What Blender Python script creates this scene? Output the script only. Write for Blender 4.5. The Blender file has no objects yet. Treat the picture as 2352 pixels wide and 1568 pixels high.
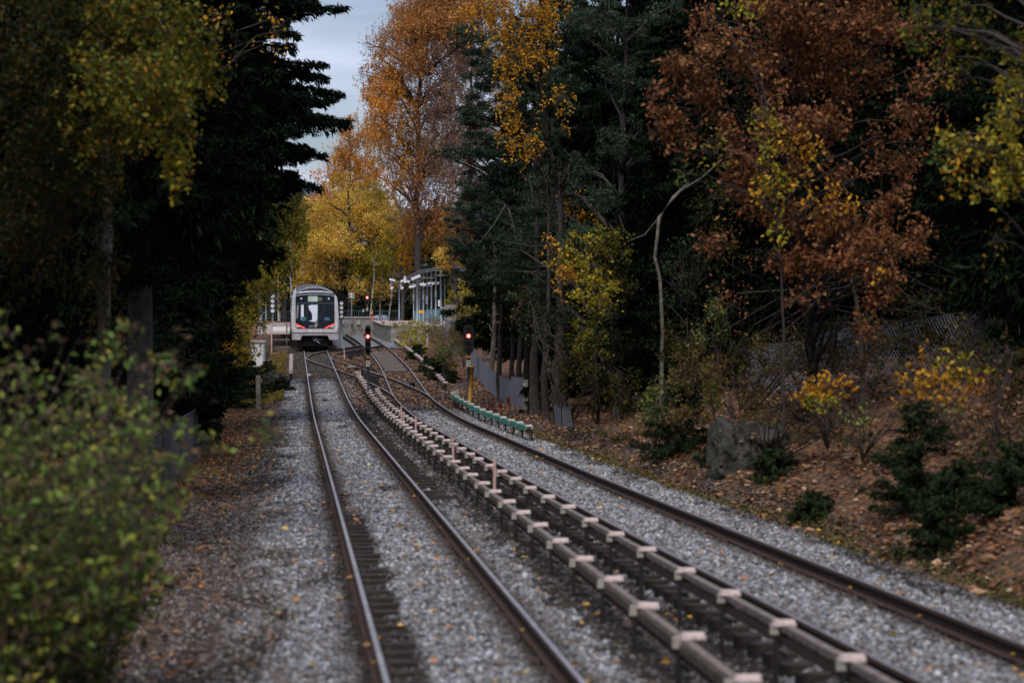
import bpy, math, random
import numpy as np
from mathutils import Vector, Matrix
random.seed(7); RNG = np.random.default_rng(11)
C = bpy.context.scene.collection
scene = bpy.context.scene

# ------------------------------------------------------------------ camera
CAMH = 2.6
cam_d = bpy.data.cameras.new('camera'); cam = bpy.data.objects.new('camera', cam_d); C.objects.link(cam)
cam.location = (0, 0, CAMH); cam.rotation_euler = (math.radians(90), 0, 0)
cam_d.lens = 85; cam_d.sensor_width = 36; cam_d.clip_start = 0.3; cam_d.clip_end = 9000
cam_d.dof.use_dof = True; cam_d.dof.focus_distance = 135; cam_d.dof.aperture_fstop = 1.9
scene.camera = cam
# ------------------------------------------------------------------ world
SUN_EL, SUN_AZ = 56, 194      # azimuth measured from +Y clockwise
w = bpy.data.worlds.new('World'); scene.world = w; w.use_nodes = True
nt = w.node_tree; nt.nodes.clear()
wo = nt.nodes.new('ShaderNodeOutputWorld'); bg = nt.nodes.new('ShaderNodeBackground')
sky = nt.nodes.new('ShaderNodeTexSky'); sky.sky_type = 'NISHITA'; sky.sun_disc = False
sky.sun_elevation = math.radians(SUN_EL); sky.sun_rotation = math.radians(SUN_AZ)
sky.air_density = 1.0; sky.dust_density = 1.5; sky.ozone_density = 2.5
tc = nt.nodes.new('ShaderNodeTexCoord'); mp = nt.nodes.new('ShaderNodeMapping'); mp.inputs['Scale'].default_value = (1.5, 1.5, 9)
nz = nt.nodes.new('ShaderNodeTexNoise'); nz.inputs['Scale'].default_value = 2.6; nz.inputs['Detail'].default_value = 5
cr = nt.nodes.new('ShaderNodeValToRGB'); cr.color_ramp.elements[0].position = 0.36; cr.color_ramp.elements[1].position = 0.72
cr.color_ramp.elements[0].color = (.12, .12, .12, 1); cr.color_ramp.elements[1].color = (.95, .95, .95, 1)
mx = nt.nodes.new('ShaderNodeMix'); mx.data_type = 'RGBA'
mx.inputs[7].default_value = (9.2, 9.8, 12.6, 1)
nt.links.new(tc.outputs['Generated'], mp.inputs[0]); nt.links.new(mp.outputs[0], nz.inputs[0])
nt.links.new(nz.outputs[0], cr.inputs[0]); nt.links.new(cr.outputs[0], mx.inputs[0])
nt.links.new(sky.outputs[0], mx.inputs[6]); nt.links.new(mx.outputs[2], bg.inputs[0])
bg.inputs[1].default_value = 0.08; nt.links.new(bg.outputs[0], wo.inputs[0])
# ------------------------------------------------------------------ sun
sd = bpy.data.lights.new('sun', 'SUN'); sd.energy = 2.4; sd.angle = math.radians(34); sd.color = (1, .95, .88)
so = bpy.data.objects.new('sun', sd); C.objects.link(so)
az = math.radians(SUN_AZ); el = math.radians(SUN_EL)
sv = Vector((math.sin(az)*math.cos(el), math.cos(az)*math.cos(el), math.sin(el)))
so.rotation_euler = sv.to_track_quat('Z', 'Y').to_euler(); so.location = (0, 0, 60)
scene.view_settings.view_transform = 'Standard'; scene.view_settings.look = 'None'
scene.view_settings.exposure = 0.15; scene.view_settings.gamma = 1
scene.render.engine = 'CYCLES'

# ------------------------------------------------------------------ measuring helpers
FD = 5553.0            # focal length in px of a 2352 px wide picture
def P(x, y, D): return Vector(((x-1176)*D/FD, D, CAMH-(y-784.2)*D/FD))
def PS(x, y, D): return P(x/1.08844, y/1.08844, D)
def zr(Y):             # height of the rail tops along the line
    Y = np.asarray(Y, float)
    a = np.clip(Y-75, 0, 28)
    z = .0285*a*a/56 + .0285*np.clip(Y-103, 0, 101)
    return z
def zrf(Y): return float(zr(Y))
def c1(Y): return -.2-.0905*(np.asarray(Y, float)-18.4)
_cy = [-40, 0, 18.4, 31.5, 47.2, 64.3, 85, 97, 104, 131, 150, 165, 180, 190, 202, 260]
_cx = [10.5, 6.5, 4.65, 3.25, 1.62, -.02, -2.02, -3.12, -3.68, -5.6, -7.15, -8.45, -9.9, -10.95, -12.3, -18.4]
def c2(Y): return np.interp(Y, _cy, _cx)-.75
def sst(a, b, x):
    t = np.clip((np.asarray(x, float)-a)/(b-a), 0, 1); return t*t*(3-2*t)
_hn = RNG.random((64, 64))
def vnoise(x, y):
    xi = np.floor(x).astype(int); yi = np.floor(y).astype(int); fx = x-xi; fy = y-yi
    fx = fx*fx*(3-2*fx); fy = fy*fy*(3-2*fy)
    g = lambda a, b: _hn[a % 64, b % 64]
    return (g(xi, yi)*(1-fx)+g(xi+1, yi)*fx)*(1-fy)+(g(xi, yi+1)*(1-fx)+g(xi+1, yi+1)*fx)*fy-.5
def ground_z(X, Y):
    X = np.asarray(X, float); Y = np.asarray(Y, float)
    u = X-c1(Y); v = X-c2(Y)
    r = zr(Y)
    h = np.full(np.broadcast(X, Y).shape, -.18)
    h = h-.22*sst(1.75, 2.9, -u)                                  # left shoulder
    h = h-.16*sst(1.75, 2.1, u)*sst(.85, 1.2, -v)*(1-.3*sst(90, 110, Y))-.10*sst(.8, 1.0, u)*(1-sst(1.2, 1.6, u))*sst(34, 46, Y+6*vnoise(X*0+2, Y*.3))*(1-sst(96, 104, Y))          # between the two tracks
    h = h+.035*sst(114, 118, Y)*(1-sst(1.2, 1.6, np.abs(u)))
    h = h-(.075+.10*vnoise(X*2, Y*1.1))*(sst(-.72, -.64, u)*(1-sst(-.42, -.3, u)))*(1-sst(38, 42, Y))       # scoured strip beside the left rail
    s = v-.75
    h = h-.12*sst(1.1, 1.8, s)*(1-sst(1.8, 2.5, s))
    A = 1-.8*sst(58, 82, Y)
    h = h+A*(.39*np.clip(s-2.1, 0, 5.6)+.10*np.clip(s-8, 0, 30))+.12*A*sst(2.5, 4, s)*vnoise(X*1.1+9, Y*.6)*4
    h = h+.12*vnoise(X*.9, Y*.5)*sst(2.4, 4, -u)+.05*np.clip(-u-5, 0, 20)
    far = sst(204.2, 205.2, Y)
    side = np.where(s > 3.2, .55*sst(140, 185, Y)*sst(3.2, 5.5, s), 0)
    z = r+h+side+.015*vnoise(X*5, Y*5)
    return z*(1-far)+far*(4.35-.8*sst(209, 214, Y)+.004*np.clip(Y-206, 0, 400))
def gz(X, Y): return float(ground_z(np.array([X]), np.array([Y]))[0])

# ------------------------------------------------------------------ materials
def mat(name, col, rough=.7, metal=0, var=0, scale=20, bump=0, bscale=60, col2=None, emit=None, es=1, spec=.5, coat=0, w2=(.35, .65)):
    m = bpy.data.materials.new(name); m.use_nodes = True; n = m.node_tree; b = n.nodes['Principled BSDF']
    b.inputs['Roughness'].default_value = rough; b.inputs['Metallic'].default_value = metal
    b.inputs['Specular IOR Level'].default_value = spec
    b.inputs['Coat Weight'].default_value = coat
    b.inputs['Base Color'].default_value = (*col, 1)
    tcn = n.nodes.new('ShaderNodeTexCoord')
    if var or col2:
        t = n.nodes.new('ShaderNodeTexNoise'); t.inputs['Scale'].default_value = scale; t.inputs['Detail'].default_value = 6
        r = n.nodes.new('ShaderNodeValToRGB'); r.color_ramp.elements[0].position = w2[0]; r.color_ramp.elements[1].position = w2[1]
        a = col2 if col2 else tuple(c*(1-var) for c in col)
        r.color_ramp.elements[0].color = (*a, 1); r.color_ramp.elements[1].color = (*col, 1)
        n.links.new(tcn.outputs['Object'], t.inputs[0]); n.links.new(t.outputs[0], r.inputs[0]); n.links.new(r.outputs[0], b.inputs['Base Color'])
    if bump:
        t2 = n.nodes.new('ShaderNodeTexNoise'); t2.inputs['Scale'].default_value = bscale; t2.inputs['Detail'].default_value = 5
        bp = n.nodes.new('ShaderNodeBump'); bp.inputs['Strength'].default_value = bump; bp.inputs['Distance'].default_value = .02
        n.links.new(tcn.outputs['Object'], t2.inputs[0]); n.links.new(t2.outputs[0], bp.inputs['Height']); n.links.new(bp.outputs[0], b.inputs['Normal'])
    if emit:
        b.inputs['Emission Color'].default_value = (*emit, 1); b.inputs['Emission Strength'].default_value = es
    return m
def tint_mat(name, rough=.6, trans=.25, attr='tint', spec=.3):
    m = bpy.data.materials.new(name); m.use_nodes = True; n = m.node_tree; b = n.nodes['Principled BSDF']
    a = n.nodes.new('ShaderNodeAttribute'); a.attribute_name = attr
    b.inputs['Roughness'].default_value = rough; b.inputs['Specular IOR Level'].default_value = spec
    n.links.new(a.outputs['Color'], b.inputs['Base Color'])
    if trans:
        tr = n.nodes.new('ShaderNodeBsdfTranslucent'); n.links.new(a.outputs['Color'], tr.inputs[0])
        ms = n.nodes.new('ShaderNodeMixShader'); ms.inputs[0].default_value = trans
        n.links.new(b.outputs[0], ms.inputs[1]); n.links.new(tr.outputs[0], ms.inputs[2])
        n.links.new(ms.outputs[0], n.nodes['Material Output'].inputs[0])
    return m
M = dict(
    leaf=tint_mat('leaf', .6, .30, spec=.15), needle=tint_mat('needle', .85, .06, spec=.08), litter=tint_mat('litter', .65, .05), stone=tint_mat('stone', .75, 0, spec=.35),
    twig=mat('twig', (.11, .075, .06), .9, var=.4, scale=8),
    bark=mat('bark', (.060, .045, .040), .95, var=.6, scale=9, bump=.9, bscale=24),
    barkgrey=mat('barkgrey', (.17, .15, .13), .95, var=.6, scale=7, bump=.8, bscale=22),
    barkdim=mat('barkdim', (.085, .07, .062), .95, var=.6, scale=8, bump=.9, bscale=22), barkbirch=mat('barkbirch', (.40, .38, .37), .8, col2=(.045, .04, .04), scale=5, bump=.4, w2=(.38, .5)),
    rust=mat('rail_rust', (.055, .028, .021), .9, var=.5, scale=14, bump=.5, bscale=50),
    steel=mat('rail_steel', (.62, .59, .60), .42, metal=.85, var=.35, scale=3),
    steel2=mat('rail_steel_dull', (.30, .27, .26), .45, metal=.7, var=.4, scale=3),
    sleeper=mat('sleeper_wood', (.040, .031, .026), .95, var=.6, scale=12, bump=.9, bscale=30),
    sleeperd=mat('sleeper_wood_dark', (.02, .016, .014), .95, var=.5, scale=12, bump=.9, bscale=30),
    sideboard=mat('side_board', (.11, .085, .065), .85, var=.6, scale=7, bump=.5), board=mat('cover_board', (.25, .205, .185), .8, var=.55, scale=9, bump=.5, bscale=40),
    boardtop=mat('cap_board', (.80, .64, .61), .75, var=.4, scale=14, bump=.3),
    insul=mat('insulator', (.42, .38, .33), .5, var=.3, scale=12),
    post=mat('post_dark', (.016, .013, .012), .85, var=.4, scale=20, bump=.4),
    stake=mat('stake_wood', (.62, .40, .36), .8, var=.3, scale=15),
    green=mat('green_board', (.07, .30, .24), .6, var=.35, scale=7),
    black=mat('signal_black', (.012, .012, .013), .5, var=.3, scale=20),
    lensoff=mat('lens_dark', (.02, .02, .022), .15),
    lensgrey=mat('lens_grey', (.62, .66, .68), .3, var=.2, scale=30),
    red=mat('red_lamp', (.9, .05, .04), .4, emit=(1, .05, .035), es=4.5),
    redhot=mat('red_lamp_core', (1, .5, .45), .4, emit=(1, .33, .27), es=6),
    redline=mat('tail_light', (.9, .05, .03), .4, emit=(1, .06, .04), es=2.2),
    galv=mat('galvanised', (.27, .32, .37), .5, metal=.4, var=.25, scale=14),
    darkmetal=mat('dark_metal', (.05, .055, .06), .5, metal=.5, var=.3, scale=14),
    yellow=mat('yellow_paint', (.58, .28, .03), .6, var=.4, scale=9),
    yellow2=mat('sign_yellow', (.85, .42, .02), .6, var=.1, scale=9),
    white=mat('white_paint', (.75, .73, .74), .5, var=.15, scale=12),
    plate=mat('plate_white', (.8, .78, .76), .5),
    ink=mat('ink', (.03, .03, .035), .6),
    grey=mat('sign_grey', (.05, .055, .06), .5),
    redpaint=mat('red_paint', (.62, .05, .03), .5),
    pipe=mat('pipe_terracotta', (.22, .05, .03), .7, var=.3),
    conc=mat('concrete', (.29, .27, .25), .9, col2=(.13, .12, .11), scale=2.2, bump=.5, bscale=25),
    concl=mat('concrete_pale', (.46, .45, .45), .85, col2=(.30, .29, .29), scale=3, bump=.4),
    mesh2=mat('fence_mesh_right', (.20, .20, .25), .7), panel=mat('panel_grey', (.20, .21, .25), .8, var=.35, scale=6, bump=.3),
    deck=mat('deck_wood', (.42, .37, .34), .85, var=.35, scale=6, bump=.4),
    deckd=mat('deck_wood_dark', (.16, .135, .11), .9, var=.5, scale=6, bump=.4),
    deckx=mat('deck_wood_dirty', (.12, .095, .075), .95, col2=(.05, .038, .03), scale=1.3, bump=.5), platform=mat('platform_top', (.50, .38, .34), .9, var=.3, scale=5),
    glass=mat('shelter_glass', (.10, .22, .27), .15, var=.2, scale=3, coat=.5),
    fence=mat('fence_bar', (.075, .095, .105), .55, metal=.3),
    fenceb=mat('fence_blue', (.16, .30, .36), .5, var=.2, scale=6),
    mesh=mat('fence_mesh', (.10, .10, .125), .7, var=.3, scale=6),
    rock=mat('rock', (.060, .055, .047), .95, col2=(.018, .019, .013), scale=3.2, bump=1, bscale=11),
    body=mat('train_body', (.58, .55, .57), .4, var=.3, scale=1.6, coat=.2),
    bodyd=mat('train_dirty', (.45, .42, .43), .55, var=.45, scale=3),
    roofm=mat('train_roof', (.075, .08, .095), .45, var=.3, scale=3),
    glassb=mat('windscreen', (.006, .009, .014), .08, spec=.22),
    panew=mat('screen_reflection', (.70, .76, .84), .25, var=.12, scale=1.3),
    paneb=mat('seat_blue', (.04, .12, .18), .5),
    disp=mat('display_pale', (.50, .60, .54), .3, var=.15, scale=2.5),
    dispg=mat('display_text', (.10, .15, .03), .5),
    under=mat('underframe', (.010, .009, .009), .85, var=.3, scale=9),
    orangew=mat('bogie_rust', (.12, .05, .035), .8, var=.4),
    hill=mat('hill_forest_haze', (.045, .075, .13), .95, var=.55, scale=.03),  # blue of the distant haze is put into the forest colour
    carp=mat('car_paint', (.62, .70, .74), .35, coat=.5), tyre=mat('tyre', (.02, .02, .02), .8),
)
# ------------------------------------------------------------------ mesh helpers
class MB:
    def __init__(s): s.v = []; s.f = []; s.m = []; s.n = 0
    def add(s, vs, fs, mi=0):
        s.v += [tuple(v) for v in vs]; s.f += [tuple(i+s.n for i in f) for f in fs]; s.m += [mi]*len(fs); s.n += len(vs); return s
    def box(s, c, d, mi=0, rz=0, rx=0, ry=0, taper=1):
        x, y, z = d[0]/2, d[1]/2, d[2]/2; R = Matrix.Rotation(rz, 3, 'Z') @ Matrix.Rotation(rx, 3, 'X') @ Matrix.Rotation(ry, 3, 'Y')
        vs = []
        for k in (-1, 1):
            t = taper if k > 0 else 1
            for a, b in ((-1, -1), (1, -1), (1, 1), (-1, 1)): vs.append(Vector(c)+R @ Vector((a*x*t, b*y*t, k*z)))
        return s.add(vs, [(3, 2, 1, 0), (4, 5, 6, 7), (0, 1, 5, 4), (1, 2, 6, 5), (2, 3, 7, 6), (3, 0, 4, 7)], mi)
    def tube(s, pts, rad, n=7, mi=0, cap=True):
        pts = [Vector(p) for p in pts]
        if not hasattr(rad, '__len__'): rad = [rad]*len(pts)
        vs = []; k = len(pts)
        for i, p in enumerate(pts):
            d = (pts[min(i+1, k-1)]-pts[max(i-1, 0)]).normalized()
            a = Vector((0, 0, 1)) if abs(d.z) < .9 else Vector((1, 0, 0))
            e1 = d.cross(a).normalized(); e2 = d.cross(e1)
            for j in range(n):
                t = 2*math.pi*j/n; vs.append(p+(e1*math.cos(t)+e2*math.sin(t))*rad[i])
        fs = [(i*n+j, i*n+(j+1) % n, (i+1)*n+(j+1) % n, (i+1)*n+j) for i in range(k-1) for j in range(n)]
        if cap: fs += [tuple(range(n)), tuple(reversed(range((k-1)*n, k*n)))]
        return s.add(vs, fs, mi)
    def prism(s, poly, y0, y1, mi=0, o=(0, 0, 0)):      # polygon in XZ pushed along Y
        n = len(poly); vs = [(o[0]+x, o[1]+y0, o[2]+z) for x, z in poly]+[(o[0]+x, o[1]+y1, o[2]+z) for x, z in poly]
        fs = [tuple(range(n)), tuple(reversed(range(n, 2*n)))]+[(i, i+n, (i+1) % n+n, (i+1) % n) for i in range(n)]
        return s.add(vs, fs, mi)
    def build(s, name, mats, parent=None, smooth=False):
        me = bpy.data.meshes.new(name); me.from_pydata(s.v, [], s.f)
        if not isinstance(mats, (list, tuple)): mats = [mats]
        for m in mats: me.materials.append(m)
        me.polygons.foreach_set('material_index', s.m)
        if smooth: me.polygons.foreach_set('use_smooth', [True]*len(s.f))
        me.update(); o = bpy.data.objects.new(name, me); C.objects.link(o); o.parent = parent; return o
def tag(o, label=None, cat=None, group=None, kind=None):
    if label: o['label'] = label
    if cat: o['category'] = cat
    if group: o['group'] = group
    if kind: o['kind'] = kind
    return o
def thing(name, label, cat, loc=(0, 0, 0), rz=0, group=None):
    o = bpy.data.objects.new(name, None); C.objects.link(o); o.location = loc; o.rotation_euler = (0, 0, rz); o.empty_display_size = .2
    return tag(o, label, cat, group)
def copy_tree(o, parent=None):
    c = o.copy(); C.objects.link(c); c.parent = parent
    for ch in list(o.children): copy_tree(ch, c)
    return c
def raw_mesh(name, V, nf, k, tint, m, parent=None):      # V (N,3) numpy; nf faces of k corners, indices sequential or given
    me = bpy.data.meshes.new(name)
    idx = nf if isinstance(nf, np.ndarray) else np.arange(nf*k, dtype=np.int32)
    idx = idx.astype(np.int32).ravel(); nfc = len(idx)//k
    me.vertices.add(len(V)); me.vertices.foreach_set('co', V.astype(np.float32).ravel())
    me.loops.add(len(idx)); me.loops.foreach_set('vertex_index', idx)
    me.polygons.add(nfc); me.polygons.foreach_set('loop_start', np.arange(0, nfc*k, k, dtype=np.int32))
    try: me.polygons.foreach_set('loop_total', np.full(nfc, k, dtype=np.int32))
    except Exception: pass
    if tint is not None:
        a = me.color_attributes.new('tint', 'FLOAT_COLOR', 'POINT')
        a.data.foreach_set('color', np.hstack([tint, np.ones((len(tint), 1))]).astype(np.float32).ravel())
    me.materials.append(m); me.update(calc_edges=True)
    o = bpy.data.objects.new(name, me); C.objects.link(o); o.parent = parent; return o
def unit(a): return a/np.maximum(np.linalg.norm(a, axis=1, keepdims=True), 1e-6)
def leaves(name, pts, size, cols, m, parent=None, elong=1.0, axis=None, flat=0, jit=.35, cvar=.35, wid=.36):
    N = len(pts)
    ax = unit(RNG.normal(size=(N, 3))) if axis is None else unit(axis+RNG.normal(size=(N, 3))*jit)
    nr = RNG.normal(size=(N, 3)); nr[:, 2] = np.abs(nr[:, 2])+flat
    if flat and axis is None: ax[:, 2] *= .25/(1+flat); ax = unit(ax)
    e2 = unit(np.cross(nr, ax)); e3 = unit(np.cross(ax, e2))
    sz = size*RNG.uniform(.65, 1.35, (N, 1)) if np.isscalar(size) else size[:, None]*RNG.uniform(.65, 1.35, (N, 1))
    L = ax*sz*.5*elong; W = e2*sz*wid; H = e3*sz*.12
    V = np.empty((N, 4, 3)); V[:, 0] = pts-L; V[:, 1] = pts+W*RNG.uniform(.7, 1.2, (N, 1))+H; V[:, 2] = pts+L; V[:, 3] = pts-W+H
    cols = np.asarray(cols, float)
    ci = cols[RNG.integers(0, len(cols), N)] if len(cols) != N else cols
    ci = ci*RNG.uniform(1-cvar, 1+cvar, (N, 1))*RNG.uniform(.9, 1.1, (N, 3))
    return raw_mesh(name, V.reshape(-1, 3), N, 4, np.clip(np.repeat(ci, 4, axis=0), 0, 1), m, parent)
def twig_mesh(name, A, B, r, m, parent):                 # three-sided tapering twigs A->B
    A = np.asarray(A); B = np.asarray(B); N = len(A); d = unit(B-A); q = unit(np.cross(d, RNG.normal(size=(N, 3)))); p = np.cross(d, q)
    r = np.full((N, 1), r) if np.isscalar(r) else np.asarray(r)[:, None]
    V = np.empty((N, 4, 3))
    for k in range(3):
        t = 2*math.pi*k/3; V[:, k] = A+(q*math.cos(t)+p*math.sin(t))*r
    V[:, 3] = B
    b = (np.arange(N)*4)[:, None, None]; F = b+np.array([[0, 1, 3], [1, 2, 3], [2, 0, 3]])[None]
    return raw_mesh(name, V.reshape(-1, 3), F.reshape(-1), 3, None, m, parent)
PAL = dict(
    olive=[(.12, .135, .012), (.20, .17, .018), (.06, .09, .014), (.28, .17, .018), (.13, .13, .02)],
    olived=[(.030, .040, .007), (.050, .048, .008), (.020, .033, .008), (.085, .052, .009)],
    yellow=[(.74, .47, .085), (.64, .43, .08), (.80, .47, .08), (.48, .38, .075)],
    yellowg=[(.36, .29, .025), (.28, .26, .03), (.50, .33, .03), (.18, .19, .025)],
    orange=[(.70, .30, .05), (.60, .28, .055), (.76, .38, .055), (.46, .21, .06)],
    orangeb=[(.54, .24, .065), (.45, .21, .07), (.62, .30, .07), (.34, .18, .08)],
    mauve=[(.30, .19, .14), (.38, .21, .12), (.25, .17, .13)],
    rust=[(.20, .078, .032), (.26, .105, .042), (.10, .042, .022), (.36, .17, .07)],
    gold=[(.56, .26, .022), (.46, .24, .025), (.62, .33, .03)],
    pine=[(.034, .062, .036), (.055, .088, .055), (.022, .042, .024), (.07, .095, .065)],
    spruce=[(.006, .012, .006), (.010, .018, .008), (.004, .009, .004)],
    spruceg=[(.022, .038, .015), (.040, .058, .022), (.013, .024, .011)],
    green=[(.09, .15, .03), (.13, .18, .04), (.07, .12, .03), (.17, .18, .05)],
    bush=[(.15, .24, .05), (.26, .33, .075), (.07, .11, .03), (.17, .11, .065), (.34, .34, .06), (.09, .065, .045), (.06, .08, .03)],
    brush=[(.17, .10, .045), (.13, .11, .035), (.20, .13, .05), (.11, .11, .03)],
    litter=[(.20, .105, .055), (.28, .15, .08), (.13, .065, .04), (.42, .26, .16), (.08, .05, .035), (.26, .11, .035), (.10, .06, .045)])
# ------------------------------------------------------------------ plants
def branchy(parent, root, tips, r0, m, name='branch', wob=.06):
    mb = MB()
    for t in tips:
        t = Vector(t); s = Vector(root(t)); L = (t-s).length; pts = [s]; n = 4
        for i in range(1, n+1):
            f = i/n; p = s.lerp(t, f)+Vector((random.uniform(-1, 1), random.uniform(-1, 1), random.uniform(-.6, 1)*1.2))*L*wob*(1-f*.5)*(i < n)
            p.z += L*.10*math.sin(f*math.pi); pts.append(p)
        mb.tube(pts, [r0*(1-.8*i/n) for i in range(n+1)], 5, cap=False)
    return mb.build(name, m, parent, True)
def blob_tree(name, label, cat, base, trunk, blobs, bark='bark', r=.15, leaf=.12, cover=2.0, pal='yellow', group=None, strands=0, puff=.55, needle=False, twigs=0, limbs=True, cl=None, flat=0, elong=1.2, cm=1.0):
    """base (x_m, y_m); trunk list of (x,y,D) picture points above the base; blobs (x,y,rx,ry,D,rdepth[,pal[,cover]])"""
    bx, by = base; b0 = Vector((bx, by, gz(bx, by)-.1))
    t = thing(name, label, cat, b0, 0, group)
    tp = [Vector((0, 0, 0))]+[P(*q)-b0 for q in trunk]
    if len(tp) > 1:
        tt = []
        for i in range(len(tp)-1):
            for k in range(4):
                q = tp[i].lerp(tp[i+1], k/4); j = .25*r if (i+k) else 0
                tt.append(q+Vector((random.uniform(-j, j), random.uniform(-j, j), 0)))
        tt.append(tp[-1]); n = len(tt)
        MB().tube(tt, [r*(1.25 if i == 0 else 1)*(1-.75*i/(n-1)) for i in range(n)], 10).build('trunk', M[bark], t, True)
    else: tt = [Vector((0, 0, 0)), Vector((0, 0, .3))]
    def root(tip):
        c = [q for q in tt if q.z < tip.z-.15*abs(tip.x-q.x)] or [tt[0]]
        lim = tip.z-.35*(Vector((tip.x, tip.y, 0))-Vector((c[-1].x, c[-1].y, 0))).length
        c2_ = [q for q in c if q.z <= lim] or [c[0]]
        return c2_[-1]
    allp = []; allc = []; tips = []; TA = []; TB = []
    for bl in blobs:
        x, y, rx, ry, D, rd = bl[:6]; pl = bl[6] if len(bl) > 6 else pal; cv = (bl[7] if len(bl) > 7 else cover)*cm
        c = np.array(P(x, y, D)-b0); R = np.array([rx*D/FD, rd, ry*D/FD])
        n = int(cv*(1.9 if needle else 1)*math.pi*R[0]*R[2]/(leaf*leaf*.36*elong)); pr = puff*min(1.2, .35+.25*float(R.min()))
        if cl: pr = cl
        nc = max(4, int(2.2*(R[0]*R[2]+R[0]*R[1])/(pr*pr)))
        d = unit(RNG.normal(size=(nc, 3)))*(RNG.random((nc, 1))**.45)
        cc = c+d*R
        w_ = RNG.random(nc)**1.3+.1; which = RNG.choice(nc, n, p=w_/w_.sum())
        off = RNG.normal(size=(n, 3))*pr*.42*RNG.uniform(.5, 1.3, (nc, 1))[which]
        if flat: off[:, 2] *= flat
        pts = cc[which]+off
        if strands:
            ns = max(10, n//26); sp = cc[RNG.integers(0, nc, ns)]+RNG.normal(size=(ns, 3))*pr*.7; sl = strands*RNG.uniform(.3, 1, ns)
            wh = RNG.integers(0, ns, n//2); ff = RNG.random(n//2); o2 = RNG.normal(size=(n//2, 3))*leaf*.55
            q = sp[wh]+o2; q[:, 2] -= ff*sl[wh]; q[:, 0] += ff*sl[wh]*.06*RNG.normal(size=ns)[wh]
            pts[:n//2] = q; TA.append(sp); bq = sp.copy(); bq[:, 2] -= sl; TB.append(bq)
        allp.append(pts); pc = np.asarray(PAL[pl]); mixv = RNG.random((nc, 1))*.5+.72
        ci = pc[RNG.integers(0, len(pc), n)]*mixv[which]; allc.append(ci)
        k = max(2, min(3 if len(blobs) > 8 else 5, nc//5)) if limbs else 0
        for q in cc[RNG.choice(nc, min(k, nc), replace=False)]: tips.append(q)
        m_ = min(nc, 60); TA.append(np.repeat(c[None], m_, 0)+RNG.normal(size=(m_, 3))*R*.25); TB.append(cc[:m_])
        if twigs:
            nt_ = int(twigs*R[0]*R[2]); a = c+unit(RNG.normal(size=(nt_, 3)))*RNG.random((nt_, 1))**.4*R
            dd = unit(np.array([.0, 0, .9])+np.stack([(a-c)[:, 0]*.35, (a-c)[:, 1]*.3, RNG.normal(size=nt_)*.5], 1)); TA.append(a); TB.append(a+dd*RNG.uniform(.5, 1.6, (nt_, 1))*pr)
    leaves('crown' if name != 'shrub' else 'foliage', np.vstack(allp), leaf, np.vstack(allc), M['needle' if needle else 'leaf'], t, elong=elong*(1.3 if needle else 1), cvar=.22, wid=.15 if needle else .36)
    if tips and limbs: branchy(t, root, tips, r*.38, M[bark])
    if TA and sum(len(q) for q in TA) > 30: twig_mesh('twigs', np.vstack(TA), np.vstack(TB), max(.006, leaf*.07), M['twig'], t)
    return t
def spruce_data(H, R, z0, n_b, seed, pal, tuft=.11, dens=1.0, droop=.35, tips=None, ramp=0):
    """needle points, tints, boughs for a spruce of height H, bough length R at z0"""
    rs = np.random.default_rng(seed); pts = []; ax = []; bA = []; bB = []
    specs = []
    for i in range(n_b):
        f = (i+rs.random())/n_b; z = z0+(H-z0)*f**1.15; L = R*(1-f)**.75*rs.uniform(.55, 1.15)+.15
        if f < .08: L *= .45+f*6
        if ramp: L *= min(1, .12+.88*(z-z0)/ramp)
        a = rs.uniform(0, 2*math.pi); specs.append((z, L, a))
    for tpz in (tips or []): specs.append(tpz)
    for z, L, a in specs:
        n = max(4, int(L*5)); s = np.linspace(.08, 1, n); x = s*L; dz = -droop*L*s**1.3+.22*L*np.clip(s-.6, 0, 1)**1.2*1.6
        d = np.array([math.cos(a), math.sin(a), 0]); q = np.outer(x, d); q[:, 2] = z+dz+.10*L*s**2*rs.uniform(-1.2, 1.4)
        bA.append(q[:-1]); bB.append(q[1:])
        side = np.array([-d[1], d[0], 0])
        k = int(230*L*dens*rs.uniform(.6, 1.25)); w_ = rs.integers(0, n, k); sc_ = min(1, .25+L*.6); sd = rs.normal(size=k)*.17*(.35+L*.32)*(1.12-s[w_]*.98)*sc_; ho = rs.uniform(.45, 1.5); hn = rs.uniform(.4, 1.6, n)
        hang = rs.random(k)**1.5*(.10+.50*np.minimum(L*.5, 1.1)*(1-.85*s[w_]))*ho*hn[w_]*sc_
        p = q[w_]+np.outer(sd, side)+rs.normal(size=(k, 3))*.045*sc_+np.outer(rs.random(k)*L/n, d); p[:, 2] -= hang+.12*np.abs(sd)
        pts.append(p); aa = np.outer(np.ones(k), d)*.5+np.outer(np.sign(sd), side)*.6; aa[:, 2] = -.25-hang*2; ax.append(aa)
    return np.vstack(pts), np.vstack(ax), np.vstack(bA), np.vstack(bB)
def spruce(label, x, y, H, R, z0, n_b=110, seed=1, pal='spruce', r=.2, tuft=.16, dens=1.0, tips=None, group=None, name='spruce_tree', droop=.35, ramp=0, bk_='bark'):
    t = thing(name, label, 'spruce tree' if H > 2.5 else 'young spruce', (x, y, gz(x, y)-.1), 0, group)
    H += .1
    MB().tube([(0, 0, 0), (0, 0, H*.3), (.03, 0, H*.65), (0, 0, H)], [r*1.15, r*.85, r*.5, .015], 10).build('trunk', M[bk_], t, True)
    p, a, A, B = spruce_data(H, R, z0, n_b, seed, pal, tuft, dens, droop, tips, ramp)
    leaves('crown', p, tuft, PAL[pal], M['needle'], t, elong=1.6, axis=a, jit=.4, wid=.17)
    twig_mesh('branches', A, B, .018, M['bark'], t)
    return t
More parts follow.
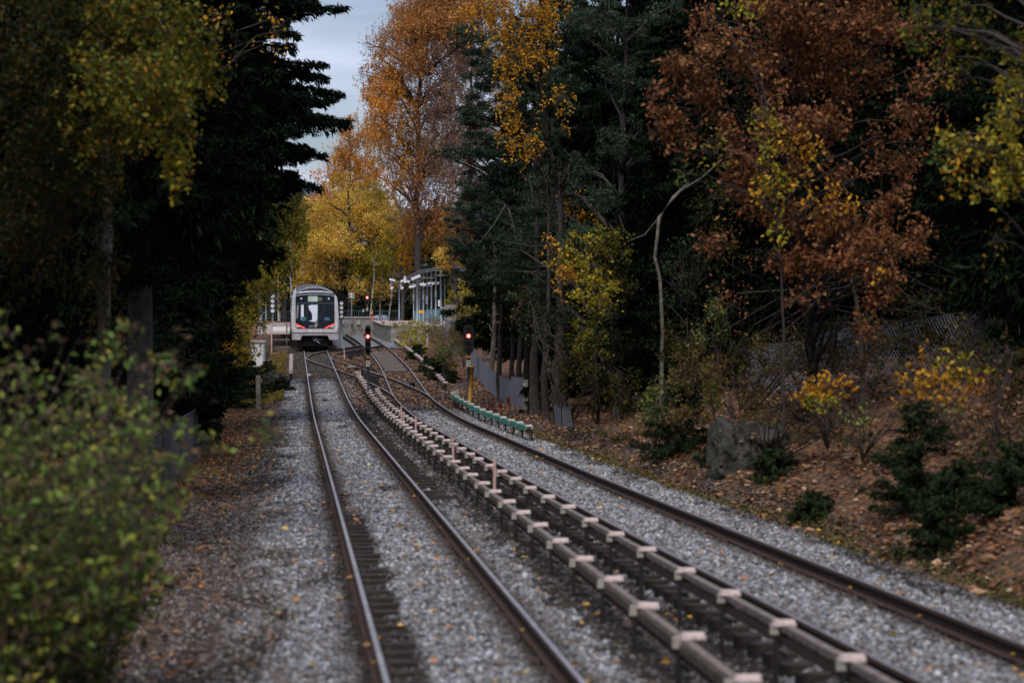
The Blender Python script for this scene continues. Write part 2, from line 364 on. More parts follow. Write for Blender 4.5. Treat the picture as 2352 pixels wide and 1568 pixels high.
# ------------------------------------------------------------------ ground
def zones(X, Y):
    u = X-c1(Y); v = X-c2(Y); s = v-.75
    nb = vnoise(X*2.2+3, Y*.9+7)*1.1
    nf = vnoise(X*5+1, Y*2.2)*.5
    b1 = sst(-2.0, -1.45, u+nb*.8)*(1-.8*sst(.22, .4, vnoise(X*1.3+20, Y*.35+4)))*(1-sst(1.15, 1.5, u+nf))*(1-sst(116, 120, Y+nb*3))
    b2 = sst(-1.45, -1.0, v+nf)*(1-sst(1.5, 2.2, v+nb*.8))*(1-sst(86, 95, Y+nb*4))
    strip = sst(-.70, -.64, u)*(1-sst(-.40, -.28, u+nf*.3))*(1-sst(38, 41, Y))
    b1 = b1*(1-.9*strip)
    b3 = sst(168, 172, Y)*(np.abs(v) < 2.6)
    edge = 1-.9*(np.exp(-((np.abs(u)-.77+nf*.1)/.17)**2)+np.exp(-((np.abs(v)-.77+nf*.1)/.17)**2))
    ball = np.clip(np.maximum(np.maximum(b1, b2), b3)*edge, 0, 1)
    leafy = np.clip(np.maximum(sst(1.2, 2.3, s+nb), sst(1.7, 3.2, -u+nb))*(.82+nb*.5)+.45*sst(98, 104, Y)*(1-b3)*(.6+nb), 0, 1)*(1-ball)
    leafy = leafy*(1-sst(203, 207, Y)*.4)
    return ball, leafy
def make_ground():
    ys = np.concatenate([np.arange(4, 60, .22), np.arange(60, 110, .4), np.arange(110, 204, .9), np.arange(204, 206, .2), np.arange(206, 340, 6), [400, 600, 1000, 1800, 3200]])
    us = np.concatenate([[-900, -300, -120, -70, -50, -35, -26, -20, -16, -13, -11], np.arange(-9.5, -3, .3), np.arange(-3, 7.4, .085), np.arange(7.4, 17, .3), [18, 20, 23, 27, 33, 42, 60, 100, 300, 900]])
    U, Y = np.meshgrid(us, ys); X = U+c1(np.minimum(Y, 400)); Z = ground_z(X, Y)
    zb, zl = zones(X, Y)
    V = np.stack([X, Y, Z], -1).reshape(-1, 3); nr, ncx = U.shape
    i = (np.arange(nr-1)[:, None]*ncx+np.arange(ncx-1)[None]); F = np.stack([i, i+1, i+ncx+1, i+ncx], -1).reshape(-1)
    m = bpy.data.materials.new('ground'); m.use_nodes = True; n = m.node_tree; b = n.nodes['Principled BSDF']; L = n.links.new
    b.inputs['Roughness'].default_value = .85; b.inputs['Specular IOR Level'].default_value = .25
    at = n.nodes.new('ShaderNodeAttribute'); at.attribute_name = 'tint'; sp = n.nodes.new('ShaderNodeSeparateColor'); L(at.outputs['Color'], sp.inputs[0])
    tcn = n.nodes.new('ShaderNodeTexCoord')
    def vor(scale, stops):
        v = n.nodes.new('ShaderNodeTexVoronoi'); v.inputs['Scale'].default_value = scale; L(tcn.outputs['Object'], v.inputs['Vector'])
        s = n.nodes.new('ShaderNodeSeparateColor'); L(v.outputs['Color'], s.inputs[0])
        r = n.nodes.new('ShaderNodeValToRGB'); L(s.outputs[0], r.inputs[0]); r.color_ramp.interpolation = 'CONSTANT'
        e = r.color_ramp.elements; e[0].position = 0; e[0].color = (*stops[0], 1); e[1].position = 1/len(stops); e[1].color = (*stops[1], 1)
        for k in range(2, len(stops)): q = e.new(k/len(stops)); q.color = (*stops[k], 1)
        return v, r
    v1, r1 = vor(19, [(.13, .13, .14), (.20, .205, .225), (.07, .07, .075), (.28, .29, .32), (.15, .135, .125), (.22, .23, .26)])
    v2, r2 = vor(13, [(.10, .055, .033), (.06, .037, .026), (.20, .095, .04), (.045, .03, .022), (.28, .13, .055), (.085, .055, .035), (.13, .07, .04)])
    nz1 = n.nodes.new('ShaderNodeTexNoise'); nz1.inputs['Scale'].default_value = 9; nz1.inputs['Detail'].default_value = 8; L(tcn.outputs['Object'], nz1.inputs[0])
    r3 = n.nodes.new('ShaderNodeValToRGB'); L(nz1.outputs[0], r3.inputs[0]); r3.color_ramp.elements[0].color = (.010, .008, .007, 1); r3.color_ramp.elements[1].color = (.055, .040, .031, 1)
    r3.color_ramp.elements[0].position = .35; r3.color_ramp.elements[1].position = .7
    def mix(f, a, c):
        q = n.nodes.new('ShaderNodeMix'); q.data_type = 'RGBA'; L(f, q.inputs[0]); L(a, q.inputs[6]); L(c, q.inputs[7]); return q.outputs[2]
    def sharp(o, lo=.35, hi=.6):
        nn = n.nodes.new('ShaderNodeMath'); nn.operation = 'MULTIPLY_ADD'; L(nz1.outputs[0], nn.inputs[0]); nn.inputs[1].default_value = .7; L(o, nn.inputs[2])
        mr = n.nodes.new('ShaderNodeMapRange'); L(nn.outputs[0], mr.inputs[0]); mr.inputs[1].default_value = lo+.35; mr.inputs[2].default_value = hi+.35; return mr.outputs[0]
    c = mix(sharp(sp.outputs[1]), r3.outputs[0], r2.outputs[0]); c = mix(sharp(sp.outputs[0]), c, r1.outputs[0])
    L(c, b.inputs['Base Color'])
    bp = n.nodes.new('ShaderNodeBump'); bp.inputs['Strength'].default_value = 1; bp.inputs['Distance'].default_value = .03; L(v1.outputs['Distance'], bp.inputs['Height']); bp.invert = True
    L(bp.outputs[0], b.inputs['Normal'])
    o = raw_mesh('ground', V, F, 4, np.stack([zb.ravel(), zl.ravel(), np.zeros(zb.size)], 1), m)
    o.data.polygons.foreach_set('use_smooth', [True]*len(o.data.polygons))
    tag(o, 'ground of grey ballast, brown soil and fallen leaves running up to the station', kind='structure')
make_ground()
# loose stones
def stones(name, X, Y, size, pal, label, stain=True):
    N = len(X); Z = ground_z(X, Y); c = np.stack([X, Y, Z+size*.15], 1)
    base = np.array([[1, 0, 0], [0, 1, 0], [-1, 0, 0], [0, -1, 0], [0, 0, 1], [0, 0, -1]], float)
    V = base[None]*RNG.uniform(.6, 1.25, (N, 6, 1))*size[:, None, None]*.6+RNG.normal(size=(N, 6, 3))*size[:, None, None]*.12
    A = RNG.uniform(0, 6.28, N); B = RNG.uniform(-.9, .9, N); ca, sa, cb, sb = np.cos(A), np.sin(A), np.cos(B), np.sin(B)
    x, y, z = V[..., 0].copy(), V[..., 1].copy(), V[..., 2].copy()
    x2 = x*cb[:, None]-z*sb[:, None]; z2 = x*sb[:, None]+z*cb[:, None]
    V[..., 0] = x2*ca[:, None]-y*sa[:, None]; V[..., 1] = x2*sa[:, None]+y*ca[:, None]; V[..., 2] = z2*.75
    V += c[:, None]
    F = np.array([[0, 1, 4], [1, 2, 4], [2, 3, 4], [3, 0, 4], [1, 0, 5], [2, 1, 5], [3, 2, 5], [0, 3, 5]])
    F = ((np.arange(N)*6)[:, None, None]+F[None]).reshape(-1)
    pal = np.array(pal); ci = pal[RNG.integers(0, len(pal), N)]*RNG.uniform(.7, 1.3, (N, 1))
    if stain:
        e_ = np.minimum(np.abs(np.abs(X-c1(Y))-.75), np.abs(np.abs(X-c2(Y))-.75)); k_ = np.clip(np.exp(-(e_/.25)**2)*1.25, 0, .96)[:, None]; zz = zones(X, Y)[0][:, None]; k_ = np.maximum(k_, (1-zz)*.75); ci = ci*(1-k_)+k_*np.array([[.042, .028, .021]])*RNG.uniform(.5, 1.5, (N, 1))
    o = raw_mesh(name, V.reshape(-1, 3), F, 3, np.repeat(ci, 6, axis=0), M['stone']); return tag(o, label, kind='stuff')
GREY = [(.21, .215, .235), (.29, .30, .33), (.11, .11, .12), (.46, .47, .51), (.19, .165, .15), (.26, .275, .31), (.05, .05, .052), (.16, .125, .11)]
N = 460000; Y = 15+(RNG.random(N)**1.4)*104; X = c1(Y)+RNG.uniform(-3.4, 6.9, N)
zb, zl = zones(X, Y); keep = RNG.random(N) < np.maximum(zb**1.3, .16)
keep &= (np.abs(np.abs(X-c1(Y))-.75) > .085) & (np.abs(np.abs(X-c2(Y))-.75) > .085)
X = X[keep]; Y = Y[keep]; stones('ballast_stones', X, Y, RNG.uniform(.022, .07, len(X))*(1+.009*(Y-15)), GREY, 'loose grey ballast stones between and beside the rails')
N = 60000; Y = 108+RNG.random(N)*57; X = c1(Y)-1.6+RNG.random(N)*(c2(Y)-c1(Y)+3.2); k = (np.abs(np.abs(X-c1(Y))-.75) > .1) & (np.abs(np.abs(X-c2(Y))-.75) > .1) & (RNG.random(N) < .6+vnoise(X, Y*.4))
stones('track_dirt_stones', X[k], Y[k], RNG.uniform(.05, .11, k.sum()), [(.032, .023, .018), (.055, .038, .028), (.018, .013, .011), (.10, .08, .065)], 'dark brown stained stones around the points before the train', False)
N = 16000; Y = RNG.uniform(15, 45, N); X = c1(Y)-1.4-RNG.random(N)*3.2
stones('verge_stones', X, Y, RNG.uniform(.02, .07, N), [(.13, .10, .085), (.19, .16, .14), (.08, .06, .05), (.28, .25, .23)], 'brown and grey pebbles strewn over the left verge', False)
# fallen leaves
def litter(name, X, Y, size, pal, label, kind='stuff', lift=.02):
    Z = ground_z(X, Y)+lift+RNG.random(len(X))*.05
    o = leaves(name, np.stack([X, Y, Z], 1), size, pal, M['litter'], elong=1.15, flat=1.6, cvar=.35)
    return tag(o, label, kind=kind)
N = 150000; Y = 15+RNG.random(N)**1.2*75; s = 1.5+RNG.random(N)**1.1*11.5; X = c2(Y)+.75+s
k = RNG.random(N) < np.clip(sst(1.2, 2.4, s)*(.62+vnoise(X*1.3, Y*.8)*1.7+vnoise(X*4, Y*2.5)*.9), .03, 1)
litter('fallen_leaves', X[k], Y[k], RNG.uniform(.06, .14, k.sum())*.85, PAL['litter'], 'tan and brown fallen leaves carpeting the right hand slope')
N = 90000; Y = 15+RNG.random(N)**.8*125; u = 1.7+RNG.random(N)**.8*6; X = c1(Y)-u
k = RNG.random(N) < np.clip(sst(1.7, 3.2, u)*(.35+sst(35, 70, Y)+vnoise(X*1.7, Y*.8)*1.4), .03, 1)
litter('fallen_leaves', X[k], Y[k], .075, [(.16, .075, .03), (.26, .12, .035), (.10, .055, .03), (.07, .045, .03), (.38, .18, .04)], 'brown fallen leaves over the left verge beside the track')
N = 50000; Y = 92+RNG.random(N)**.9*75; X = c1(Y)+1+RNG.random(N)*(c2(Y)-c1(Y)+2.8)
k = (RNG.random(N) < .75+vnoise(X*.8, Y*.25)*1.3) & (np.abs(np.abs(X-c2(Y))-.75) > .1)
litter('fallen_leaves', X[k], Y[k], .10, PAL['litter'], 'orange brown leaves lying around the points and the second track')
N = 900; Y = 16+RNG.random(N)**1.1*60; X = c1(Y)+RNG.uniform(-2, 6.5, N)
litter('fallen_leaves', X, Y, .075, [(.62, .33, .04), (.50, .22, .04), (.66, .40, .06), (.35, .16, .06)], 'single yellow leaves scattered over the grey ballast', lift=.05)
# moss line and low green along the ballast edge
N = 26000; Y = 17+RNG.random(N)**1.1*60; s_ = 2.6+RNG.random(N)*9; X = c2(Y)+.75+s_; k = RNG.random(N) < .25+vnoise(X*.8+5, Y*.5)*2.2; X = X[k]; Y = Y[k]; Z = ground_z(X, Y); a_ = RNG.uniform(0, 6.28, len(X)); l_ = RNG.uniform(.08, .4, len(X)); up = RNG.random(len(X))**3*.3
tag(twig_mesh('fallen_twigs', np.stack([X, Y, Z+.01], 1), np.stack([X+np.cos(a_)*l_*(.3+.7*(up < .1)), Y+np.sin(a_)*l_*(.3+.7*(up < .1)), Z+.04+up], 1), .006, M['twig'], None), 'dead twigs and dry stalks strewn over the right slope', kind='stuff')
N = 26000; Y = 20+RNG.random(N)*75; X = c2(Y)+.75+1.75+RNG.normal(size=N)*.16+vnoise(Y*.3, Y*0+3)*.5
o = leaves('moss', np.stack([X, Y, ground_z(X, Y)+.02+RNG.random(N)*.05], 1), .05, [(.09, .075, .02), (.13, .10, .025), (.06, .055, .02)], M['litter'], flat=.5)
tag(o, 'low moss and weeds along the right edge of the ballast', kind='stuff')
N = 30000; Y = 100+RNG.random(N)*60; X = c1(Y)-1.9-RNG.random(N)**1.3*3
o = leaves('grass', np.stack([X, Y, ground_z(X, Y)+.02+RNG.random(N)*.12], 1), .09, PAL['olive']+PAL['litter'][:2], M['leaf'], flat=.2)
tag(o, 'weeds and short grass on the left bank beyond the concrete post', kind='stuff')
# hill far behind
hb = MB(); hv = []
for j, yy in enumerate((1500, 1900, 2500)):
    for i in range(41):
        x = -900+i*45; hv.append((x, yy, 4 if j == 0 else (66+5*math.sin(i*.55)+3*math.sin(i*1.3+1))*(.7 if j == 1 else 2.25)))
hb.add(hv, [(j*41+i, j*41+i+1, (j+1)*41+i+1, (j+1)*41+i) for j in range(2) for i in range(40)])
tag(hb.build('hill', M['hill'], smooth=True), 'wooded hill far beyond the station, tinted haze blue', kind='structure')

# ------------------------------------------------------------------ tracks
RP = [(-.021, .001), (.021, .001), (.035, -.004), (.037, -.035), (.011, -.05), (.010, -.125), (.07, -.145), (.07, -.16), (-.07, -.16), (-.07, -.145), (-.010, -.125), (-.011, -.05), (-.037, -.035), (-.035, -.004)]
def rail_mesh(path, parent, name='rail', side='rust', top='steel', off=None):
    mb = MB(); n = len(RP); vs = []
    path = [Vector(p) for p in path]; k = len(path)
    for i, p in enumerate(path):
        d = (path[min(i+1, k-1)]-path[max(i-1, 0)]); d.z = 0; d.normalize(); sdv = Vector((d.y, -d.x, 0))
        for a, b in RP: vs.append(p+sdv*a+Vector((0, 0, b)))
    fs = []; ms = []
    for i in range(k-1):
        for j in range(n):
            fs.append((i*n+j, i*n+(j+1) % n, (i+1)*n+(j+1) % n, (i+1)*n+j)); ms.append(1 if j == 0 else 0)
    mb.add(vs, fs); mb.m = ms
    mb.add([vs[j] for j in range(n)], [tuple(range(n))]); mb.add([vs[(k-1)*n+j] for j in range(n)], [tuple(reversed(range(n)))])
    return mb.build(name, [M[side], M[top]], parent)
def sleeper_mb(w=2.5, seedm=0):
    mb = MB(); n = 7; vs = []
    for i in range(n):
        x = -w/2+w*i/(n-1); j = lambda a: random.uniform(-a, a)
        vs += [(x, -.12+j(.012), -.10), (x, .12+j(.012), -.10), (x, .115+j(.01), .06+j(.006)), (x, -.115+j(.01), .06+j(.006))]
    fs = [(i*4+j, i*4+(j+1) % 4, i*4+4+(j+1) % 4, i*4+4+j) for i in range(n-1) for j in range(4)]+[(3, 2, 1, 0), (n*4-4, n*4-3, n*4-2, n*4-1)]
    return mb.add(vs, fs)
sl_data = [sleeper_mb().build('sleeper', M['sleeper']) for _ in range(3)]
sl_me = [o.data for o in sl_data]
for o in sl_data: bpy.data.objects.remove(o)
def track(name, label, cfun, ys, sl_y, xoff=0, first=None):
    y0 = ys[0]; base = Vector((float(cfun(y0)), y0, zrf(y0))); t = thing(name, label, 'railway track', base)
    for sgn in (-1, 1):
        path = [Vector((float(cfun(y))+sgn*.75, y, zrf(y)))-base for y in ys]; rail_mesh(path, t)
    rest = MB()
    for i, y in enumerate(sl_y):
        x = float(cfun(y)); a = math.atan((float(cfun(y+.5))-float(cfun(y-.5))))
        loc = Vector((x+xoff, y, zrf(y)-.262+random.uniform(-.01, .01)))-base
        if i < 100:
            o = bpy.data.objects.new('sleeper', sl_me[i % 3]); C.objects.link(o); o.parent = t; o.location = loc; o.rotation_euler = (0, 0, -a+random.uniform(-.02, .02))
        else: rest.box(loc-Vector((0, 0, .02)), (2.5, .24, .16), rz=-a)
    if rest.n: tag(rest.build('sleepers', M['sleeperd'], t), kind='stuff')
    return t
yy1 = list(np.arange(8, 70, 3))+list(np.arange(70, 112, 1.0))+list(np.arange(112, 230, 2.5))
track('railway_track', 'left railway track with two rust sided rails leading straight under the train', c1, yy1, np.arange(16, 165, .66), xoff=.12)
yy2 = list(np.arange(8, 205, 1.5))
track('railway_track', 'right railway track with polished rail heads curving up to the concrete end wall', c2, yy2, np.arange(16, 203, .66))
def crossover(label, pts, lat=1.5):
    ys = np.array([p[0] for p in pts], float); xs = np.array([p[1] for p in pts], float)
    yd = np.arange(ys[0], ys[-1]+.1, .8)
    # smooth cubic through the measured points
    co = np.polyfit(ys-ys.mean(), xs, 5 if len(ys) > 6 else 3); xd = np.polyval(co, yd-ys.mean())
    base = Vector((xd[0], yd[0], zrf(yd[0]))); t = thing('crossover_track', label, 'railway points', base)
    for o_ in (0, lat): rail_mesh([Vector((x+o_, y, zrf(y)+.004))-base for x, y in zip(xd, yd)], t)
    mb = MB()
    for y in np.arange(ys[0], ys[-1], .66):
        x = float(np.polyval(co, y-ys.mean())); mb.box(Vector((x+.75, y, zrf(y)-.25))-base, (3.6, .24, .16))
    mb.build('timbers', M['sleeperd'], t)
    # check rails beside the crossing
    for f in (.42, .58):
        i0 = int(len(yd)*f); seg = range(max(0, i0-4), min(len(yd), i0+4))
        rail_mesh([Vector((xd[i]+(.07 if f < .5 else lat-.07), yd[i], zrf(yd[i])+.002))-base for i in seg], t, 'check_rail')
    return t
crossover('curved crossover rails from the second track across to the train track, its rails polished bright', [(97, -4.62), (100, -4.9), (106, -5.55), (113, -6.7), (121.5, -8.05), (130, -9.63), (137, -11.0), (141, -11.75), (146, -12.45)])
crossover('looping crossover rails in front of the train leading off to the far right track', [(145.5, -12.42), (149, -12.55), (155, -12.55), (159, -12.2), (164, -11.6), (168, -11.1), (172, -10.75)])
# dark timber infill and walking boards around the points
def flatboards(name, label, cat, y0, y1, xf, w, n, m):
    t = MB()
    yc = (y0+y1)/2; base = Vector((xf(yc), yc, zrf(yc)))
    for i in range(n):
        y = y0+(y1-y0)*(i+.5)/n; t.box(Vector((xf(y), y, zrf(y)-.1+random.uniform(-.006, .006)))-base, (w, (y1-y0)/n*.93, .06), rz=.09, rx=.028)
    o = t.build(name, m); o.location = base; return tag(o, label, cat)
flatboards('crossing_deck', 'brown grey plank decking laid between the rails of the far right track', 'decking', 128, 160, lambda y: float(c2(y)), 1.15, 14, M['deckx'])

# ------------------------------------------------------------------ conductor rails
def conductor(label, xf, ys, z, style, side=1, group='conductor rails beside the tracks'):
    """posts at ys; rail bar carried under caps"""
    base = Vector((xf(ys[0]), ys[0], zrf(ys[0]))); t = thing('conductor_rail', label, 'conductor rail', base, 0, group)
    pts = [Vector((xf(y), y, zrf(y)+z))-base for y in np.arange(ys[0]-.3, ys[-1]+.3, 1.0)]
    bar = MB(); bt = MB(); rb = MB()
    for a, b in zip(pts[:-1], pts[1:]):
        d = b-a; ang = -math.atan2(d.x, d.y); pit = math.atan2(d.z, math.hypot(d.x, d.y)); m_ = (a+b)/2
        wdt = .075
        bar.box(m_+Vector((0, 0, -.045)), (wdt, d.length*1.0, .055), 0, rz=ang, rx=pit)
        bt.box(m_+Vector((-.045, 0, -.085)), (.02, d.length*.99, .075), 0, rz=ang, rx=pit)
        rb.box(m_+Vector((side*-.01, 0, -.155)), (.05, d.length*1.0, .07), 0, rz=ang, rx=pit)
    if style != 'green':
        bar.build('cover_board', M['board'], t)
    if style == 'low': bt.build('side_board', M['sideboard'], t)
    rb.build('steel_bar', M['rust'], t)
    pst = cap = None
    for i, y in enumerate(ys):
        a = Vector((xf(y), y, zrf(y)+z))-base; j = Vector((random.uniform(-.012, .012), 0, random.uniform(-.012, .012)))
        if pst is None:
            mb = MB(); hh = .62 if style == 'tall' else .52
            mb.box((side*-.07, 0, -.03-hh/2), (.045, .075, hh)).box((side*-.02, 0, -.10), (.11, .05, .05)).box((side*-.08, 0, -.03-hh), (.30, .16, .04)).box((side*-.04, 0, -.24), (.13, .04, .03), ry=.5*side)
            pst = mb.build('post', M['post'], t)
            dx_ = .05 if style == 'low' else 0
            cb = MB().box((dx_, 0, .006), (.195, .12, .045), taper=.88).box((side*-.085, 0, -.045), (.07, .09, .085), 1, taper=.9).box((side*.06, 0, -.045), (.022, .08, .09), 1)
            cap = cb.build('cap', [M['boardtop'], M['insul']], pst); p = pst
        else:
            p = pst.copy(); C.objects.link(p); p.parent = t; c = cap.copy(); C.objects.link(c); c.parent = p
        p.location = a+j; p.rotation_euler = (random.uniform(-.03, .03), random.uniform(-.04, .04), random.uniform(-.09, .09))
        if style == 'green':
            if i < len(ys)-1:
                b = Vector((xf(ys[i+1]), ys[i+1], zrf(ys[i+1])+z))-base; d = b-a; ang = -math.atan2(d.x, d.y); pit = math.atan2(d.z, math.hypot(d.x, d.y))
                g = MB().box((0, 0, -.02), (.12, d.length*.84, .03)).box((-.075, 0, -.075), (.022, d.length*.86, .14)); q = g.build('cover_panel', M['green'], t)
                q.location = (a+b)/2+Vector((0, 0, -.01)); q.rotation_euler = (pit, 0, ang)
    return t
SPC = 2.33
_l = lambda y: float(c1(y))+1.66; _r = lambda y: float(c2(y))-1.43
conductor('pinkish boarded conductor rail nearer the train track, second from the left', _l, list(np.arange(14.6, 121.5, SPC)), .25, 'low', 1)
conductor('pinkish boarded conductor rail on tall dark posts beside the right track', _r, list(np.arange(13.2, 103.5, SPC)), .26, 'tall', 1)
conductor('conductor rail with teal green cover panels right of the right track', lambda y: float(c2(y))+.75+.72, list(np.arange(66.7, 97.5, 2.5)), .28, 'green', -1)
conductor('short conductor rail with pale stepped caps left of the train track', lambda y: float(c1(y))-1.62, list(np.arange(118, 146, 2.2)), .25, 'low', -1)
conductor('far conductor rail rising past the bushes to the platform', lambda y: float(c2(y))+.75+.95, list(np.arange(108, 178, 2.5)), .25, 'low', -1)
tag(MB().box((0, 0, 0), (.34, .3, .22)).box((.05, 0, .13), (.24, .22, .05)).build('joint_box', M['insul']), 'cream joint box on the far conductor rail next to the bushes', 'box').location = PS(1060, 918, 128)
tag(MB().box((0, 0, 0), (.34, .3, .2)).box((.03, 0, .12), (.24, .22, .05)).build('joint_box', M['insul']), 'cream joint box at the far end of the teal green panels', 'box').location = PS(1137, 985, 97)
# stakes
TOPS = [1149, 1095, 1044, 1030, 1017, 991, 976, 864, 925]
for i, (x, y, D, h, lb) in enumerate([(1236, 1226, 45.3, .66, 'nearest pinkish stake standing by the left boarded rail'), (1135, 1158, 53, .62, 'second nearest pinkish stake by the left boarded rail'),
        (1040, 1090, 65, .55, 'single pinkish stake beyond the second nearest one'), (1010.5, 1074, 69, .6, 'right stake of the close pair by the boarded rail'), (1004.5, 1069, 70.5, .62, 'left stake of the close pair by the boarded rail'),
        (957, 1033, 81, .5, 'slanted pinkish stake right of its thinner neighbour near the signal'), (948, 1020, 86, .58, 'thin slanted stake nearest the left signal post'), (862, 893, 146, .85, 'brown stake standing between the loops of crossover rails'), (902, 940, 121, .6, 'reddish stake just left of the left red signal')]):
    if i < 7:
        ds = np.arange(25, 125, .1); D = float(ds[np.argmin(np.abs((x/1.08844-1176)*ds/FD-c1(ds)-2.02))])
    X = P(x/1.08844, 0, D).x; h = CAMH-(TOPS[i]/1.08844-784.2)*D/FD-gz(X, D)
    mb = MB().box((0, 0, h/2-.1), (.05, .045, h+.2)).box((0, 0, h+.01), (.042, .038, .03), taper=.5); o = mb.build('marker_stake', M['stake'])
    o.location = (X, D, gz(X, D)); o.rotation_euler = (0, random.uniform(-.04, .04) if i < 5 else (.12 if i == 5 else -.06), 0); tag(o, lb, 'stake', 'marker stakes along the tracks')

# ------------------------------------------------------------------ signals
def txt(s, size, m, parent, loc, name='lettering', rot=(math.radians(90), 0, 0), depth=.004, bold=0):
    cu = bpy.data.curves.new(name, 'FONT'); cu.body = s; cu.size = size; cu.extrude = depth; cu.align_x = 'CENTER'; cu.align_y = 'CENTER'; cu.offset = bold
    tmp = bpy.data.objects.new('tmp', cu); C.objects.link(tmp); bpy.context.view_layer.update()
    me = bpy.data.meshes.new_from_object(tmp.evaluated_get(bpy.context.evaluated_depsgraph_get())); bpy.data.objects.remove(tmp)
    me.name = name; me.materials.clear(); me.materials.append(m); o = bpy.data.objects.new(name, me); C.objects.link(o); o.parent = parent; o.location = loc; o.rotation_euler = rot; return o
def stadium(w, h, n=8):
    r = w/2; return [(r*math.cos(a), h/2-r+r*math.sin(a)) for a in np.linspace(0, math.pi, n)]+[(r*math.cos(a), -h/2+r+r*math.sin(a)) for a in np.linspace(math.pi, 2*math.pi, n)]
def disc(mb, c, r, th=.02, n=16, mi=0): return mb.tube([Vector(c), Vector(c)+Vector((0, -th, 0))], r, n, mi)
def signal(label, x, D, ztop, hw, hh, lens, lit, plate=True, square=False, r=.05, lr=.075, base=None, group='railway signals', off='lensoff'):
    X = (x/1.08844-1176)*D/FD; b = gz(X, D) if base is None else base
    t = thing('railway_signal', label, 'signal', (X, D, b), 0, group); H = ztop-b
    MB().tube([(0, .08, 0), (0, .08, H-hh*.5)], r, 10).box((0, .08, .03), (.28, .28, .06)).build('pole', M['darkmetal' if plate else 'galv'], t, True)
    zc = H-hh/2
    poly = stadium(hw, hh) if not square else [(-hw/2, -hh/2), (hw/2, -hh/2), (hw/2, hh/2), (-hw/2, hh/2)]
    hd = MB().prism(poly, -.02, .02, o=(0, 0, zc)); hd.box((0, .09, zc), (hw*.62, .14, hh*.86)); hd.build('signal_head', M['black'], t)
    for i in range(lens):
        z = H-hh*(i+.62)/(lens+.24)
        if i in lit:
            disc(MB(), (0, -.022, z), lr, .02).build('lamp', M['red'], t); disc(MB(), (0, -.044, z), lr*.55, .006).build('lamp_core', M['redhot'], t)
        else: disc(MB(), (0, -.022, z), lr, .02).build('lamp', M[off], t)
        if off == 'lensgrey': continue
        hood = MB(); n = 9
        for k in range(n):
            a = math.pi*(k/(n-1)*1.1-.05); a2 = math.pi*((k+1)/(n-1)*1.1-.05)
            if k < n-1: hood.add([(math.cos(a)*lr*1.18, -.02, z+math.sin(a)*lr*1.18), (math.cos(a2)*lr*1.18, -.02, z+math.sin(a2)*lr*1.18), (math.cos(a2)*lr*1.18, -.17, z+math.sin(a2)*lr*1.1-.01), (math.cos(a)*lr*1.18, -.17, z+math.sin(a)*lr*1.1-.01)], [(0, 1, 2, 3), (3, 2, 1, 0)])
        hood.build('hood', M['darkmetal' if not lit or i not in lit else 'black'], t)
    if plate:
        MB().box((0, .0, zc-hh/2-.10), (.10, .06, .10)).build('collar', M['yellow'], t)
        pl = MB().box((0, -.0, zc-hh/2-.36), (.135, .02, .24)).build('number_plate', M['plate'], t); txt('S', .24, M['ink'], pl, (0, -.014, zc-hh/2-.36), bold=.006)
    return t
signal('black two aspect signal showing red between the two tracks, narrow head', 919.8, 100, 2.6-(813-853.5)*100/6044, .23, 1.22, 4, (1,), lr=.08)
signal('black signal with rounded backboard showing red right of the right track', 1171.4, 95, 2.6-(811.5-853.5)*95/6044, .41, 1.16, 4, (1,), lr=.085, r=.065)
signal('dark signal with unlit grey lamps left of the train', 681.6, 176, 2.6-(733-853.5)*176/6044, .48, 1.50, 4, (), plate=False, square=False, lr=.14, r=.08, base=2.3, off='lensgrey')
signal('dark square signal with four unlit grey lamps right of the train', 853.8, 171, 2.6-(751.5-853.5)*171/6044, .32, 1.32, 4, (), plate=False, square=True, lr=.12, r=.08, base=2.1, off='lensgrey')
signal('small far signal with a red lamp behind the end wall', 918, 205, 2.6-(737-853.5)*205/6044, .34, .85, 2, (0,), plate=True, lr=.10, r=.06, base=3.3)
# yellow leaning post
yp = P(1180*1/1.08844, 0, 94.5); X = yp.x
t = thing('yellow_post', 'leaning ochre yellow post beside the right signal', 'post', (X, 94.2, gz(X, 94.2)-.1))
MB().tube([(-.12, 0, 0), (.02, .0, 1.75)], .075, 10).build('pole', M['yellow'], t, True); MB().tube([(.02, 0, 1.74), (.024, 0, 1.80)], .095, 10).build('rim', M['yellow'], t, True)
# concrete post, cabinet
X = float(P(593.5, 0, 97).x); t = thing('concrete_post', 'square pale concrete post on the leafy left verge', 'post', (X, 97, gz(X, 97)-.1))
MB().box((0, 0, .75), (.19, .19, 1.5), taper=.93).build('post', M['conc'], t); MB().tube([(.1, -.1, .35), (.3, -.25, .12), (.7, -.3, .06)], .03, 6).build('cable', M['rust'], t, True)
MB().tube([(-.1, -.1, .45), (-.35, -.2, .2), (-.6, -.4, .03)], .03, 6).build('cable', M['rust'], t, True)
X = float(P(592, 0, 140).x); t = thing('equipment_cabinet', 'pale grey concrete cabinet with a flat lid at the left of the steps', 'cabinet', (X, 140, gz(X, 140)-.3))
MB().box((0, 0, .9), (.85, .8, 1.75)).build('case', M['concl'], t); MB().box((0, 0, 1.83), (.95, .92, .12)).build('lid', M['concl'], t); MB().box((.0, -.41, .92), (.66, .02, 1.4)).build('door', M['white'], t)
